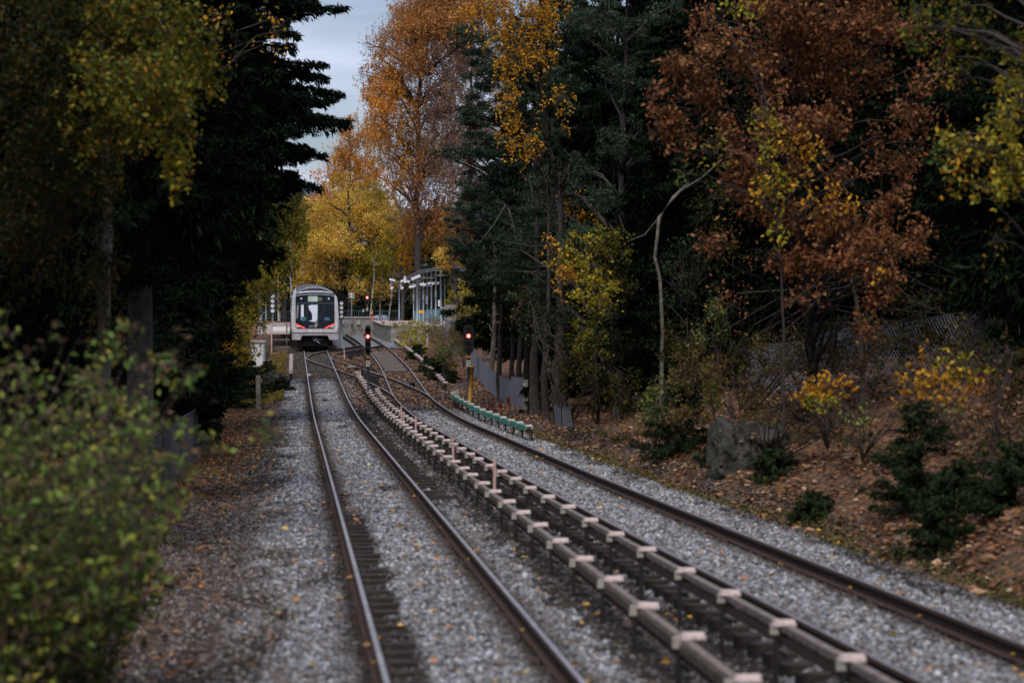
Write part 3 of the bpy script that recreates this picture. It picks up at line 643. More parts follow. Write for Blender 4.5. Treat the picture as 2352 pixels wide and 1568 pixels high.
# small lineside bits
def at(x, y, D): return PS(x, y, D)
X = at(889, 0, 124).x
t = thing('point_heater_box', 'small dark bench like box on thin legs between the tracks', 'box', (X, 124, gz(X, 124)))
MB().box((-.18, 0, .50), (.45, .3, .07)).build('lid', M['insul'], t)
for dx in (-.38, .02, .30): MB().box((dx, 0, .25), (.05, .05, .5)).build('leg', M['post'], t)
MB().box((.16, 0, .36), (.38, .28, .07)).build('shelf', M['post'], t)
for (x, D, lb, kk) in [(773, 121, 'round white marker lamp beside the left rail of the train track', 'lensgrey'), (1030, 112, 'black drum shaped point machine by the right track', 'black')]:
    X = at(x, 0, D).x; o = MB().tube([(0, -.28, .05), (0, -.2, .05), (0, .2, .05), (0, .28, .05)], ([.08, .15, .15, .08] if kk == 'black' else [.04, .09, .09, .04]), 12).build('point_machine', M[kk], None, True); o.location = (X, D, gz(X, D)+.08); tag(o, lb, 'machine')
for i, (dx, h, lb) in enumerate([(0, .5, 'leftmost of the three terracotta pipe stubs'), (.32, .42, 'middle of the three terracotta pipe stubs'), (.62, .55, 'rightmost of the three terracotta pipe stubs')]):
    X = at(1228, 0, 91).x+dx; o = MB().tube([(0, 0, 0), (.02, 0, h)], .065, 12).tube([(.02, 0, h-.06), (.02, 0, h+.01)], .08, 12).build('pipe_stub', M['pipe'], None, True); o.location = (X, 91, gz(X, 91)); tag(o, lb, 'pipe', 'terracotta pipe stubs by the fence')

# ------------------------------------------------------------------ train
yT = 159.0
t = thing('train', 'white and black metro train standing on the left track with red tail lights on', 'train', (float(c1(yT))-.03, yT, zrf(yT)))
t.rotation_euler = (math.atan(.0285), 0, math.atan(.0905)); TL = 54
half = [(1.50, 1.18), (1.56, 1.45), (1.57, 2.2), (1.53, 3.0), (1.45, 3.50), (1.30, 3.72), (.95, 3.86), (.5, 3.92)]
sec = half+[(-x, z) for x, z in reversed(half)]
def loft(rings, mats, name, parent, mi=None, smooth=False):
    mb = MB(); n = len(rings[0]); vs = [v for r in rings for v in r]
    mb.add(vs, [(i*n+j, (i+1)*n+j, (i+1)*n+(j+1) % n, i*n+(j+1) % n) for i in range(len(rings)-1) for j in range(n)]+[tuple(range(n)), tuple(reversed(range((len(rings)-1)*n, len(rings)*n)))])
    if mi: mb.m = [mi(f, mb) for f in mb.f]
    return mb.build(name, mats, parent, smooth)
def ring(y, s, lean=0): return [Vector((x*s, y+max(0, z-1.2)*lean, z if z < 2 else 2+(z-2)*(1-(1-s)*.8))) for x, z in sec]
loft([ring(0, .955, .10), ring(.05, .985, .09), ring(.25, 1.0, .06), ring(1.2, 1.0), ring(TL, 1.0)], M['body'], 'body', t)
def onface(z, y=-.02): return y+max(0, z-1.2)*.10
def faceprism(name, poly, m, depth=.03, y=-.012, parent=t):
    mb = MB(); n = len(poly); vs = [(x, onface(z, y), z) for x, z in poly]+[(x, onface(z, y)+depth, z) for x, z in poly]
    mb.add(vs, [tuple(range(n)), tuple(reversed(range(n, 2*n)))]+[(i, i+n, (i+1) % n+n, (i+1) % n) for i in range(n)]); return mb.build(name, m, parent)
def rr(x0, x1, z0, z1, r, top=0):
    pts = []
    for cx, cz, a0 in ((x1-r, z0+r, -90), (x1-r, z1-r, 0), (x0+r, z1-r, 90), (x0+r, z0+r, 180)):
        for k in range(5): a = math.radians(a0+k*22.5); pts.append((cx+r*math.cos(a), cz+r*math.sin(a)))
    return pts
scr = rr(-1.275, 1.275, 1.47, 3.58, .12); scr = [(x, z+(.10*(1-(x/1.28)**2) if z > 3 else 0)) for x, z in scr]
i_ = [k for k, (x, z) in enumerate(scr) if z > 3.4]; 
top = [(x, 3.58+.10*(1-(x/1.28)**2)) for x in np.linspace(1.0, -1.0, 9)]
scr2 = scr[:10]+top+scr[10:]
ws = faceprism('windscreen', scr2, M['glassb'], .05, -.03)
faceprism('display', rr(-.46, .17, 3.22, 3.58, .02), M['disp'], .01, -.043, ws)
faceprism('display_text', rr(.20, .46, 3.28, 3.50, .02), M['dispg'], .01, -.043, ws)
faceprism('beam', rr(-1.24, 1.24, 3.06, 3.17, .02), M['darkmetal'], .01, -.043, ws)
cm = [(-.42, 1.93), (.0, 1.90), (.17, 1.90), (.17, 3.02), (-.36, 3.02), (-.46, 2.93), (-.42, 2.6), (-.36, 2.3)]
faceprism('window_reflection', [(-.18, 2.02), (-.42, 1.95), (.0, 1.88), (.15, 1.88), (.17, 3.02), (-.32, 3.00), (-.44, 2.94), (-.38, 2.7), (-.20, 2.45)], M['panew'], .01, -.043, ws)  # white sky reflection in the glass, painted as a pale panel
faceprism('reflection_strip', [(-.92, 2.0), (-.74, 1.96), (-.74, 3.02), (-.92, 3.0)], M['panew'], .01, -.043, ws)  # narrow sky reflection, also laid on as pale colour
faceprism('side_strip', [(-1.22, 2.1), (-1.12, 2.1), (-1.05, 3.0), (-1.2, 3.0)], M['panel'], .01, -.043, ws)
faceprism('seat_reflection', [(-.9, 1.98), (-.6, 1.98), (-.6, 2.22), (-.9, 2.22)], M['paneb'], .01, -.045, ws)
faceprism('seat_reflection', [(.62, 1.98), (1.0, 2.0), (.9, 2.2), (.64, 2.2)], M['paneb'], .01, -.045, ws)
for x in (-.52, .24, .60): faceprism('mullion', [(x-.02, 1.9), (x+.02, 1.9), (x+.02, 3.05), (x-.02, 3.05)], M['darkmetal'], .012, -.047, ws)
faceprism('dirt_patch', [(-.08, 1.82), (.10, 1.86), (.22, 1.70), (.12, 1.60), (.10, 1.50), (-.02, 1.50), (-.02, 1.62)], M['conc'], .01, -.045, ws)
MB().tube([(-.1, onface(1.75, -.06), 1.75), (.42, onface(2.3, -.06), 2.32)], .014, 5).box((.40, onface(2.35, -.06), 2.35), (.03, .02, .7), ry=.1).build('wiper', M['ink'], ws)
txt('3371', .17, M['white'], t, (-.22, onface(1.60, -.05), 1.585), 'fleet_number', rot=(math.radians(96), 0, 0), depth=.003)
for sx in (-1, 1):
    faceprism('tail_light', [(sx*1.255, 1.785), (sx*1.255, 1.725), (sx*.73, 1.475), (sx*.66, 1.475), (sx*.66, 1.51)][::sx], M['redline'], .02, -.05)
    faceprism('lamp_cluster', [(sx*1.24, 1.68), (sx*1.24, 1.53), (sx*.95, 1.53)][::sx], M['lensgrey'], .012, -.044)
    hl = MB(); z = 3.42; hl.tube([(sx*.90, onface(z, -.02), z), (sx*.90, onface(z, -.06), z)], .06, 12); hl.build('headlight', M['plate'], t)
    for k in range(2):
        hl = MB(); hl.tube([(sx*(1.16-k*.11), onface(1.58, -.03), 1.60-k*.03), (sx*(1.16-k*.11), onface(1.58, -.06), 1.60-k*.03)], .035, 10); hl.build('marker_light', M['plate'], t)
sk = [(-1.52, .72), (-.98, .70), (-.86, 1.0), (.86, 1.0), (.98, .70), (1.52, .72), (1.56, .9), (1.55, 1.175), (-1.55, 1.175), (-1.56, .9)]
MB().prism([(x*.975, z) for x, z in sk], 0.01, .35).build('skirt', M['bodyd'], t)
MB().box((0, -.004, 1.19), (3.02, .03, .022)).box((-.52, -.012, 1.33), (.018, .03, .25)).box((.52, -.012, 1.33), (.018, .03, .25)).build('panel_gap', M['ink'], t)
MB().prism([(-.85, .3), (.85, .3), (.85, 1.1), (-.85, 1.1)], .45, 3).build('underframe', M['under'], t)
MB().tube([(0, -.25, .78), (0, .5, .80)], .11, 12).tube([(0, -.30, .78), (0, -.22, .78)], .17, 14).box((.2, -.12, .70), (.5, .12, .10)).build('coupler', M['darkmetal'], t, True)
MB().tube([(.1, -.2, .70), (.22, -.26, .55), (.32, -.2, .50)], .018, 6).build('hose', M['white'], t)
for yb in (2.6, 13, 20, 31, 38, 49):
    b = MB().box((0, 0, .45), (2.3, 2.6, .4)); b_ = b.build('bogie', M['orangew'] if yb < 3 else M['under'], t); b_.location = (0, yb, 0)
    for dy in (-1, 1):
        for sx in (-1, 1): q = MB().tube([(sx*.68, dy, .42), (sx*.82, dy, .42)], .42, 20).build('wheel', M['under'], b_)
for c_ in range(3):
    for k in range(6):
        y = 2.2+c_*18+k*2.6
        for sx in (-1, 1): MB().box((sx*1.555, y+.8, 2.5), (.05, 1.6, .95)).build('window', M['glassb'], t)
for sx in (-1, 1): MB().box((sx*1.45, TL/2, .95), (.05, TL-1, .5)).build('side_skirt', M['bodyd'], t)
rf = MB(); rp = [(1.22, 3.72), (1.1, 3.92), (.62, 4.06), (.2, 4.10), (-.2, 4.10), (-.62, 4.06), (-1.1, 3.92), (-1.22, 3.72)]
rf.prism(rp, .9, TL-.4)
for k, (xx, ww) in enumerate([(-.45, .7), (.45, .7), (0, .5)]): rf.box((xx, 1.3+k*.5, 4.08), (ww, .5, .05))
rf.build('roof', M['roofm'], t)
for sx in (-1, 1): MB().tube([(sx*1.2, .5, 3.80), (sx*.75, .75, 4.05), (sx*.3, .8, 4.13), (0, .8, 4.15)], .03, 6).tube([(sx*1.0, .9, 3.9), (sx*.5, .6, 4.08), (sx*.3, 1.2, 4.14)], .02, 6).build('roof_rail', M['galv'], t)
brow = [(x, 3.64+.12*(1-(x/1.3)**2)) for x in np.linspace(-1.28, 1.28, 11)]; brow = brow+[(x, z+.10) for x, z in reversed(brow)]
faceprism('brow', brow, M['roofm'], .2, -.03)
# ------------------------------------------------------------------ station
zT = 3.24
# end wall
t = thing('end_wall', 'stained concrete wall closing the end of the right track', 'wall', (-13.3, 203.6, zT-.3))
MB().box((0, 0, .8), (3.9, .35, 1.7)).build('wall', M['conc'], t); MB().box((0, -.03, 1.69), (3.96, .44, .10)).build('coping', M['concl'], t)
for x in (-.95, .4): MB().box((x, -.24, 1.25), (.32, .14, .36)).build('junction_box', M['insul'], t)
for x in (-.95, .4): MB().box((x, -.2, .5), (.04, .04, 1.1)).build('conduit', M['conc'], t)
# right platform: near end D 185, far end 203.6
t = thing('platform', 'right hand platform with a pinkish gravel top and grey concrete edge wall', 'platform', (-9, 195, 3.0))
ys_ = [184, 190, 196, 203.5]; vs = []
for y in ys_:
    xl = float(c2(y))+1.55; zt = zrf(y)+1.0
    if y == 184: xl += .3
    for (x, z) in ((xl, zt-1.6), (xl, zt), (xl+6.2, zt), (xl+6.2, zt-1.6)): vs.append((x+9, y-195, z-3.0))
mb = MB().add(vs, [(i*4+j, i*4+4+j, i*4+4+(j+1) % 4, i*4+(j+1) % 4) for i in range(3) for j in range(4)]+[(0, 1, 2, 3), (15, 14, 13, 12)])
mb.build('edge_wall', M['conc'], t)
vs = [Vector(v) for v in vs]; mb = MB()
for i in range(3):
    a, b, c_, d = vs[i*4+1], vs[i*4+2], vs[i*4+6], vs[i*4+5]; u_ = Vector((0, 0, .02)); e = Vector((-.08, 0, 0))
    q = [a+e, b, c_, d+e]; mb.add([p+u_ for p in q]+[p+u_+Vector((0, 0, .06)) for p in q], [(3, 2, 1, 0), (4, 5, 6, 7), (0, 1, 5, 4), (2, 3, 7, 6), (3, 0, 4, 7), (1, 2, 6, 5)])
mb.build('surface', M['platform'], t)
# fences
def railing(label, x0, x1, D, zb, zt, step=.16, m='fence', thk=.022, mid=False, y1=None, posts=2.0):
    y1 = D if y1 is None else y1; L = math.hypot(x1-x0, y1-D); t = thing('railing', label, 'fence', (x0, D, zb), math.atan2(y1-D, x1-x0)); H = zt-zb
    MB().box((L/2, 0, H-.02), (L, .05, .05)).box((L/2, 0, .12), (L, .04, .04)).build('rail', M[m], t)
    mb = MB()
    for x in np.arange(.05, L, step): mb.box((x, 0, H/2+.05), (thk, .02, H-.12))
    mb.build('bars', M[m], t)
    for x in np.arange(0, L+.01, posts): MB().box((x, .03, H/2-.1), (.06, .06, H+.2)).build('post', M[m], t)
    return t
XS = lambda x, D: (x/1.08844-1176)*D/FD
ZS = lambda y, D: CAMH-(y/1.08844-784.2)*D/FD
railing('grey barred railing above the end wall, from the train to the lamp pole', XS(838, 206), XS(998, 206), 206, ZS(801, 206), ZS(776, 206))
railing('grey barred railing behind the timber deck left of the train', XS(655, 206), XS(740, 206), 206, ZS(800, 206), ZS(777, 206))
railing('dense pale blue railing along the back of the right platform', XS(1036, 203), XS(1108, 188), 203, ZS(806, 203)-.0, ZS(777, 203), m='fenceb', step=.13, thk=.05, y1=188)
# poles, shelter
def pole(label, x, D, ytop, ybase, r=.05, m='galv', cat='pole', group='grey poles on the platform', box=None, base=None, name='pole', extra=None):
    X = XS(x, D); b = ZS(ybase, D) if base is None else base; H = ZS(ytop, D)-b
    t = thing(name, label, cat, (X, D, b), 0, group)
    MB().tube([(0, 0, 0), (0, 0, H)], r, 9).build('shaft', M[m], t, True); MB().tube([(0, 0, 0), (0, 0, .12)], r*1.9, 9).build('foot', M[m], t, True)
    if box: MB().box((-.02, -.11, H*box), (.16, .16, .55)).build('switch_box', M['galv'], t)
    if extra: extra(t, H)
    return t
def cctv(t, H):
    MB().box((0, 0, H-.04), (1.5, .07, .07)).build('crossarm', M['galv'], t)
    for i, dx in enumerate((-.55, .35, .62)):
        MB().box((dx, -.1, H+.1-.05*i), (.5, .2, .16), ry=.25*(-1)**i).build('camera_housing', M['white'], t)
    for dx in (-.62, .2): MB().tube([(dx, 0, H-.05), (dx-.1, 0, H-.35), (dx, -.1, H-.5), (dx+.12, -.1, H-.45)], .04, 6).tube([(dx-.02, -.1, H-.42), (dx+.05, -.1, H-.62)], .13, 10).build('floodlight', M['white'], t, True)
def lampH(t, H):
    MB().tube([(0, 0, H), (0, 0, H+.1)], [.06, .06], 8).tube([(0, 0, H+.1), (0, 0, H+.18), (0, 0, H+.24)], [.62, .66, .2], 18).build('lamp_head', M['darkmetal'], t, True)
def lampS(t, H): MB().tube([(0, 0, H-.05), (0, 0, H), (0, 0, H+.1)], [.2, .55, .35], 16).build('lamp_head', M['darkmetal'], t, True)
pole('thin mast with white cameras and floodlights on its crossarm', 998, 196, 703, 802, .06, cat='camera mast', name='camera_mast', extra=cctv)
def cam2(t, H):
    MB().box((-.35, 0, H-.25), (1.3, .06, .06)).box((-.9, 0, H-.1), (.06, .06, .5)).build('crossarm', M['galv'], t); MB().box((-.1, -.1, H-.02), (.75, .22, .2), ry=-.4).build('camera_housing', M['white'], t)
    MB().box((-.95, -.1, H-.2), (.16, .2, .5)).build('sensor', M['white'], t)
pole('tall darker mast with a white camera tilted at its top', 1043, 187, 693, 812, .075, cat='camera mast', name='camera_mast', extra=cam2)
def arms(t, H): MB().box((0, 0, H-.5), (.05, .05, 1.4)).box((0, 0, H-.35), (.9, .05, .05)).box((.1, 0, H-.9), (.5, .05, .05)).build('antenna', M['galv'], t)
pole('thin pole in front of the platform standing among the bushes', 1068, 166, 682, 864, .05, box=.62, extra=arms)
pole('pole with a flat round lamp beside the shelter', 1112, 176, 697, 822, .04, name='street_lamp', cat='lamp', extra=None)
pole('dark flat lamp on a slim mast behind the yellow signs', 1048, 192, 724, 804, .04, name='street_lamp', cat='lamp', extra=lampS)
# diamond speaker boxes hung in a row
t = thing('lamp_row', 'row of white diamond shaped lamps hung across the shelter posts', 'lamp row', (XS(1048, 192), 192, ZS(708, 192)))
for i, (x, y) in enumerate([(1026, 717), (1033, 716), (1053, 711), (1060, 712), (1070, 709), (1082, 708.5), (1094, 708)]):
    dx = XS(x, 192)-XS(1048, 192); dz = ZS(y, 192)-ZS(708, 192)
    MB().box((dx, 0, dz), (.20, .2, .20), ry=math.radians(45)).box((dx+.13, .02, dz+.04), (.2, .1, .12), ry=-.7).build('lamp', M['white'], t)
MB().box((XS(1060, 192)-XS(1048, 192), .18, -.06), (2.4, .04, .05)).build('bar', M['galv'], t)
# shelter with curved roof
t = thing('shelter', 'platform shelter with slim blue grey posts and a thin curved roof', 'shelter', (XS(1070, 194), 194, ZS(806, 194)))
b = Vector(t.location)
for i, x in enumerate([1034, 1058.5, 1078.5, 1089.5, 1102]):
    D = 199-i*2.6; p = Vector((XS(x, D), D, ZS(808, D))); tp_ = ZS([690, 684, 677, 675, 674][i], D)
    MB().tube([p-b, Vector((p.x, p.y, tp_))-b], .065 if i else .05, 9).build('post', M['galv'], t, True)
    if i in (0, 1, 3): MB().box(p-b+Vector((0, -.1, 2.1 if i < 2 else 2.3)), (.15, .15, .5)).build('switch_box', M['galv'], t)
rfp = [(1018, 694, 203), (1030, 688, 201), (1042, 682, 199), (1055, 677, 197), (1068, 673.5, 194), (1082, 671.5, 191), (1094, 671, 188), (1104, 671.5, 186)]
c0 = [Vector((XS(x, D), D, ZS(y, D)))-b for x, y, D in rfp]
mb = MB(); off = Vector((.35, .6, .0)); n = len(c0)
vs = []
for p in c0: vs += [p-Vector((0, 0, .04)), p+Vector((1.1, 1.2, .10)), p+Vector((1.1, 1.2, .16)), p+Vector((0, 0, .04))]
mb.add(vs, [(i*4+j, i*4+4+j, i*4+4+(j+1) % 4, i*4+(j+1) % 4) for i in range(n-1) for j in range(4)]+[(0, 1, 2, 3), (n*4-1, n*4-2, n*4-3, n*4-4)]); mb.build('roof', M['darkmetal'], t)
for dz in (0, -.16): MB().tube([p+Vector((-.05, -.05, dz)) for p in c0], .035, 6).build('roof_tube', M['galv'], t, True)
MB().box((Vector((XS(1100, 190), 190, ZS(758, 190)))-b), (.30, .05, .5)).build('notice', M['plate'], t)
# lamp at right of shelter
pole('dark disc lamp on a pole at the right end of the shelter', 1103, 180, 694, 818, .05, name='street_lamp', cat='lamp', extra=lampH)
for i, x in enumerate((1049.5, 1056.5)):
    D = 186; t = thing('warning_sign', ['left of the two small yellow signs on the platform', 'right of the two small yellow signs on the platform'][i], 'sign', (XS(x, D), D, ZS(814, D)), 0, 'small yellow platform signs')
    h = ZS(779, D)-ZS(814, D); MB().tube([(0, 0, 0), (0, 0, h+.1)], .025, 7).build('pole', M['galv'], t); MB().box((0, -.04, h), (.19, .02, .22)).build('board', M['yellow2'], t)
t = thing('control_box', 'pale cabinet box on a post at the platform end by the wall', 'cabinet', (XS(1106, 174), 174, ZS(820, 174))); hh = ZS(768, 174)-ZS(820, 174)
MB().box((0, 0, hh/2), (.08, .08, hh)).build('post', M['galv'], t); MB().box((0, -.1, ZS(778, 174)-ZS(820, 174)), (.30, .22, .58)).build('case', M['concl'], t); MB().box((0, -.215, ZS(780, 174)-ZS(820, 174)), (.2, .02, .3)).build('door', M['white'], t)
# sign 2
t = thing('track_sign', 'square sign with a white 2 on a thin pole above the end wall', 'sign', (XS(877.5, 202.6), 203.2, ZS(808, 203)))
h = ZS(739, 203)-ZS(808, 203); MB().tube([(0, 0, 0), (0, 0, h)], .04, 8).box((0, 0, .05), (.2, .2, .2)).build('pole', M['galv'], t)
sb = MB().box((0, -.06, h), (.43, .03, .46)).build('border', M['plate'], t); MB().box((0, -.082, h), (.36, .02, .39)).build('panel', M['grey'], t); txt('2', .40, M['plate'], t, (0, -.10, h), 'numeral', bold=.02)
# red and yellow post
t = thing('marker_post', 'slim red post with a yellow top on the platform end', 'post', (XS(930, 202), 202.2, ZS(800, 202)))
MB().tube([(0, 0, 0), (0, 0, .55)], .055, 10).build('lower_part', M['redpaint'], t, True); MB().tube([(0, 0, .55), (0, 0, .80)], .05, 10).build('upper_part', M['yellow2'], t, True); MB().tube([(0, 0, .80), (0, 0, .92)], .05, 10).build('tip', M['redpaint'], t, True)
t = thing('bollard', 'short grey bollard with a pale cap behind the end wall', 'bollard', (XS(907.5, 204), 204.4, ZS(806, 204)))
MB().tube([(0, 0, 0), (0, 0, .9)], .07, 9).build('stem', M['fence'], t, True); MB().tube([(0, 0, .9), (0, 0, 1.2)], .10, 9).build('cap', M['galv'], t, True)
# parked car behind the railing
t = thing('parked_car', 'pale blue white car parked behind the railing above the track end', 'car', (XS(952, 234), 234, gz(XS(952, 234), 234)-.02)); 
cp = [(-.85, .35), (-.86, .8), (-.78, .95), (-.66, 1.38), (-.45, 1.48), (.45, 1.48), (.66, 1.38), (.78, .95), (.86, .8), (.85, .35)]
def cring(y, s, zs): return [Vector((x*s, y, .35+(z-.35)*zs)) for x, z in cp]
loft([cring(-2.1, .9, .55), cring(-1.9, 1, .62), cring(-1.5, 1, .66), cring(-1.0, .98, 1), cring(1.2, .98, 1), cring(2.0, 1, .62), cring(2.15, .9, .55)], M['carp'], 'body', t, smooth=False)
MB().box((0, -1.34, 1.13), (1.25, .02, .42), rx=-.62).build('rear_window', M['glassb'], t)
for sx in (-1, 1):
    MB().box((sx*.66, -2.0, .72), (.24, .12, .14)).build('tail_lamp', M['redpaint'], t)
    for dy in (-1.3, 1.3): MB().tube([(sx*.68, dy, .32), (sx*.86, dy, .32)], .32, 16).build('wheel', M['tyre'], t)
# concrete block and retaining wall right
t = thing('retaining_wall', 'grey concrete wall with climbing twigs right of the shelter', 'wall', (XS(1126, 158), 158, ZS(880, 158)))
MB().box((.05, 0, 1.4), (.75, .5, 3.35), rz=-.2).build('block', M['conc'], t); MB().box((.6, -4, .8), (.3, 9, 2.4), rz=-.12).build('wing', M['panel'], t)
# corrugated fence stepping down towards the viewer
t = thing('panel_fence', 'blue grey sheet fence stepping down behind the right signal', 'fence', (XS(1230, 96), 96, gz(XS(1230, 96), 96)))
b = Vector(t.location); seg = [(1178, 872, 124), (1192, 874, 119), (1204, 893, 114), (1215, 905, 109), (1226, 916, 105), (1240, 928, 101.5), (1253, 938, 99), (1266, 944, 96.5), (1278, 950, 94.5), (1308, 944, 92)]
for i in range(len(seg)-1):
    x0, y0, D0 = seg[i]; x1, y1, D1 = seg[i+1]; a = Vector((XS(x0, D0), D0, 0)); c_ = Vector((XS(x1, D1), D1, 0)); zt = ZS(y1, D1) if i < 8 else ZS(944, D1); n = 14; vs = []
    for k in range(n+1):
        p = a.lerp(c_, k/n); wv = .03*math.sin(k*math.pi); nn = (.035 if k % 2 else -.035); zb = gz(p.x, p.y)-.15
        vs += [Vector((p.x, p.y+nn, zb))-b, Vector((p.x, p.y+nn, zt))-b, Vector((p.x, p.y+nn+.02, zb))-b, Vector((p.x, p.y+nn+.02, zt))-b]
    MB().add(vs, [(k*4, k*4+4, k*4+5, k*4+1) for k in range(n)]+[(k*4+2, k*4+3, k*4+7, k*4+6) for k in range(n)]+[(k*4+1, k*4+5, k*4+7, k*4+3) for k in range(n)]).build('sheet', M['panel'], t)
X = XS(1313.5, 91); t = thing('concrete_post', 'flat upright concrete slab at the near end of the sheet fence', 'post', (X, 91, gz(X, 91)-.1)); MB().box((0, 0, .62), (.2, .12, 1.24)).build('slab', M['conc'], t); MB().box((-.04, -.065, 1.05), (.05, .02, .05)).build('plate', M['plate'], t)
# timber deck left with steps
t = thing('timber_deck', 'weathered plank deck with stair and handrail at the left of the train', 'platform', (-16.4, 170, 2.3)); b = Vector(t.location)
mb = MB()
for k in range(34):
    y = 170+k; z = zrf(y)+.86; x1 = float(c1(y))-1.75; x0 = XS(655, 170)-(y-170)*.09
    mb.add([Vector(q)-b for q in ((x0, y, z), (x1, y, z), (x1, y+.95, z+.027), (x0, y+.95, z+.027), (x0, y, z-.06), (x1, y, z-.06), (x1, y+.95, z-.033), (x0, y+.95, z-.033))], [(0, 1, 2, 3), (7, 6, 5, 4), (0, 4, 5, 1), (2, 6, 7, 3), (1, 5, 6, 2), (3, 7, 4, 0)])
mb.build('planks', M['deck'], t)
for k in range(6): MB().box(Vector((XS(671, 168.6), 166.4+k*.55, zrf(170)-.05+k*.155))-b, (.6, .5, .05)).build('step', M['deckd'], t)
for x, y in [(664, 167), (679, 167), (717, 170.2)]:
    D = y; MB().box(Vector((XS(x, D), D, zrf(170)+.35))-b, (.09, .09, 2.4 if x != 664 else 1.2)).build('post', M['stake'] if x == 679 else M['deckd'], t)
MB().box(Vector((XS(698, 169.8), 169.8, zrf(170)+.42))-b, (1.5, .12, .14)).box(Vector((XS(696, 169.6), 169.6, zrf(170)-.22))-b, (1.75, .16, .38)).build('beam', M['deckd'], t)
MB().box(Vector((XS(700, 171), 172, zrf(170)+1.5))-b, (1.2, .04, .28)).build('barrier_board', M['deck'], t)
MB().box(Vector((XS(700, 171), 171.9, zrf(170)+1.18))-b, (1.2, .04, .3)).build('barrier_board', M['white'], t)
MB().box(Vector((XS(700, 171), 171.8, zrf(170)+.9))-b, (1.2, .04, .12)).build('barrier_board', M['deck'], t)
MB().tube([Vector((XS(649, 168), 168, ZS(795, 168)))-b, Vector((XS(660, 185), 185, ZS(782, 185)))-b], .045, 7).tube([Vector((XS(654, 168), 168, ZS(795, 168)))-b, Vector((XS(654, 168), 168, ZS(835, 168)))-b], .035, 7).build('handrail', M['white'], t)
pole('thin pale pole at the left edge of the timber deck', 647, 172, 735, 840, .045, group='grey poles left of the train')
def wing(t, H): MB().box((0, 0, H), (.8, .12, .07)).box((0, 0, H+.3), (.45, .3, .3)).box((.55, 0, H+.25), (.1, .1, .12)).build('lamp_head', M['black'], t)
pole('lamp pole with a dark box head among the yellow leaves left of the train', 651, 176, 722, 835, .05, name='street_lamp', cat='lamp', group='grey poles left of the train', extra=wing)
pole('slim grey pole between the lamp and the left signal', 665, 196, 742, 800, .05, group='grey poles left of the train')
# lineside box by the deck
X = XS(722, 165); o = MB().box((0, 0, .25), (.3, .3, .5)).box((.02, 0, .54), (.36, .34, .07)).build('relay_box', M['darkmetal']); o.location = (X, 150, gz(X, 150)); tag(o, 'small dark relay box at the left front corner of the train', 'box')

# wire fences
def wire_fence(label, pts, h, step=.06, rw=.0045, posts=None, m='mesh'):
    b = Vector(pts[0]); t = thing('wire_fence', label, 'fence', b); mb = MB(); vs = []; fs = []
    P_ = [Vector(p) for p in pts]; seg = [(P_[i+1]-P_[i]).length for i in range(len(P_)-1)]; L = sum(seg)
    def pt(s):
        for i, l in enumerate(seg):
            if s <= l or i == len(seg)-1: return P_[i].lerp(P_[i+1], min(1, s/l))
            s -= l
    A = []; B = []
    for s in np.arange(0, L-h, step):
        for (s0, s1) in ((s, s+h*.9), (s+h*.9, s)):
            A.append(pt(s0)-b); B.append(pt(s1)-b+Vector((0, 0, h)))
    A = np.array([tuple(a) for a in A]); B = np.array([tuple(a) for a in B]); d = unit(B-A); q = unit(np.cross(d, np.array([[0, 1., 0]]))); N_ = len(A)
    V = np.empty((N_, 4, 3)); V[:, 0] = A+q*rw; V[:, 1] = A-q*rw; V[:, 2] = B-q*rw; V[:, 3] = B+q*rw
    raw_mesh('mesh', V.reshape(-1, 3), N_, 4, None, M[m], t)
    for p in P_: MB().tube([p-b-Vector((0, 0, .3)), p-b+Vector((0, 0, h+.03))], .03, 7).build('post', M['darkmetal'], t, True)
    MB().tube([p-b+Vector((0, 0, h)) for p in P_], .012, 5).build('top_wire', M['mesh'], t)
    return t
def fpts(l): return [(x, y, gz(x, y)) for x, y in l]
wire_fence('grey diamond wire fence behind the near left bush', fpts([(float(c1(y))-3.9, y) for y in (20, 26, 32, 38, 45, 52, 60, 68)]), 1.35, .10, .0045)
wire_fence('dark wire fence with a curved top on the right slope under the oak', fpts([(XS(1850, 62), 62), (XS(1905, 60), 60), (XS(1960, 58), 58), (XS(2020, 56), 56), (XS(2090, 54), 54), (XS(2160, 52.5), 52.5), (XS(2260, 51), 51), (XS(2400, 49), 49), (XS(2600, 46), 46)]), 1.2, .12, .0055, m='mesh2')
wire_fence('sagging scrap of pale wire fence leaning by the dark trunks', fpts([(XS(1385, 78), 78), (XS(1405, 75), 75), (XS(1432, 72), 72)]), .7, .09, .005)
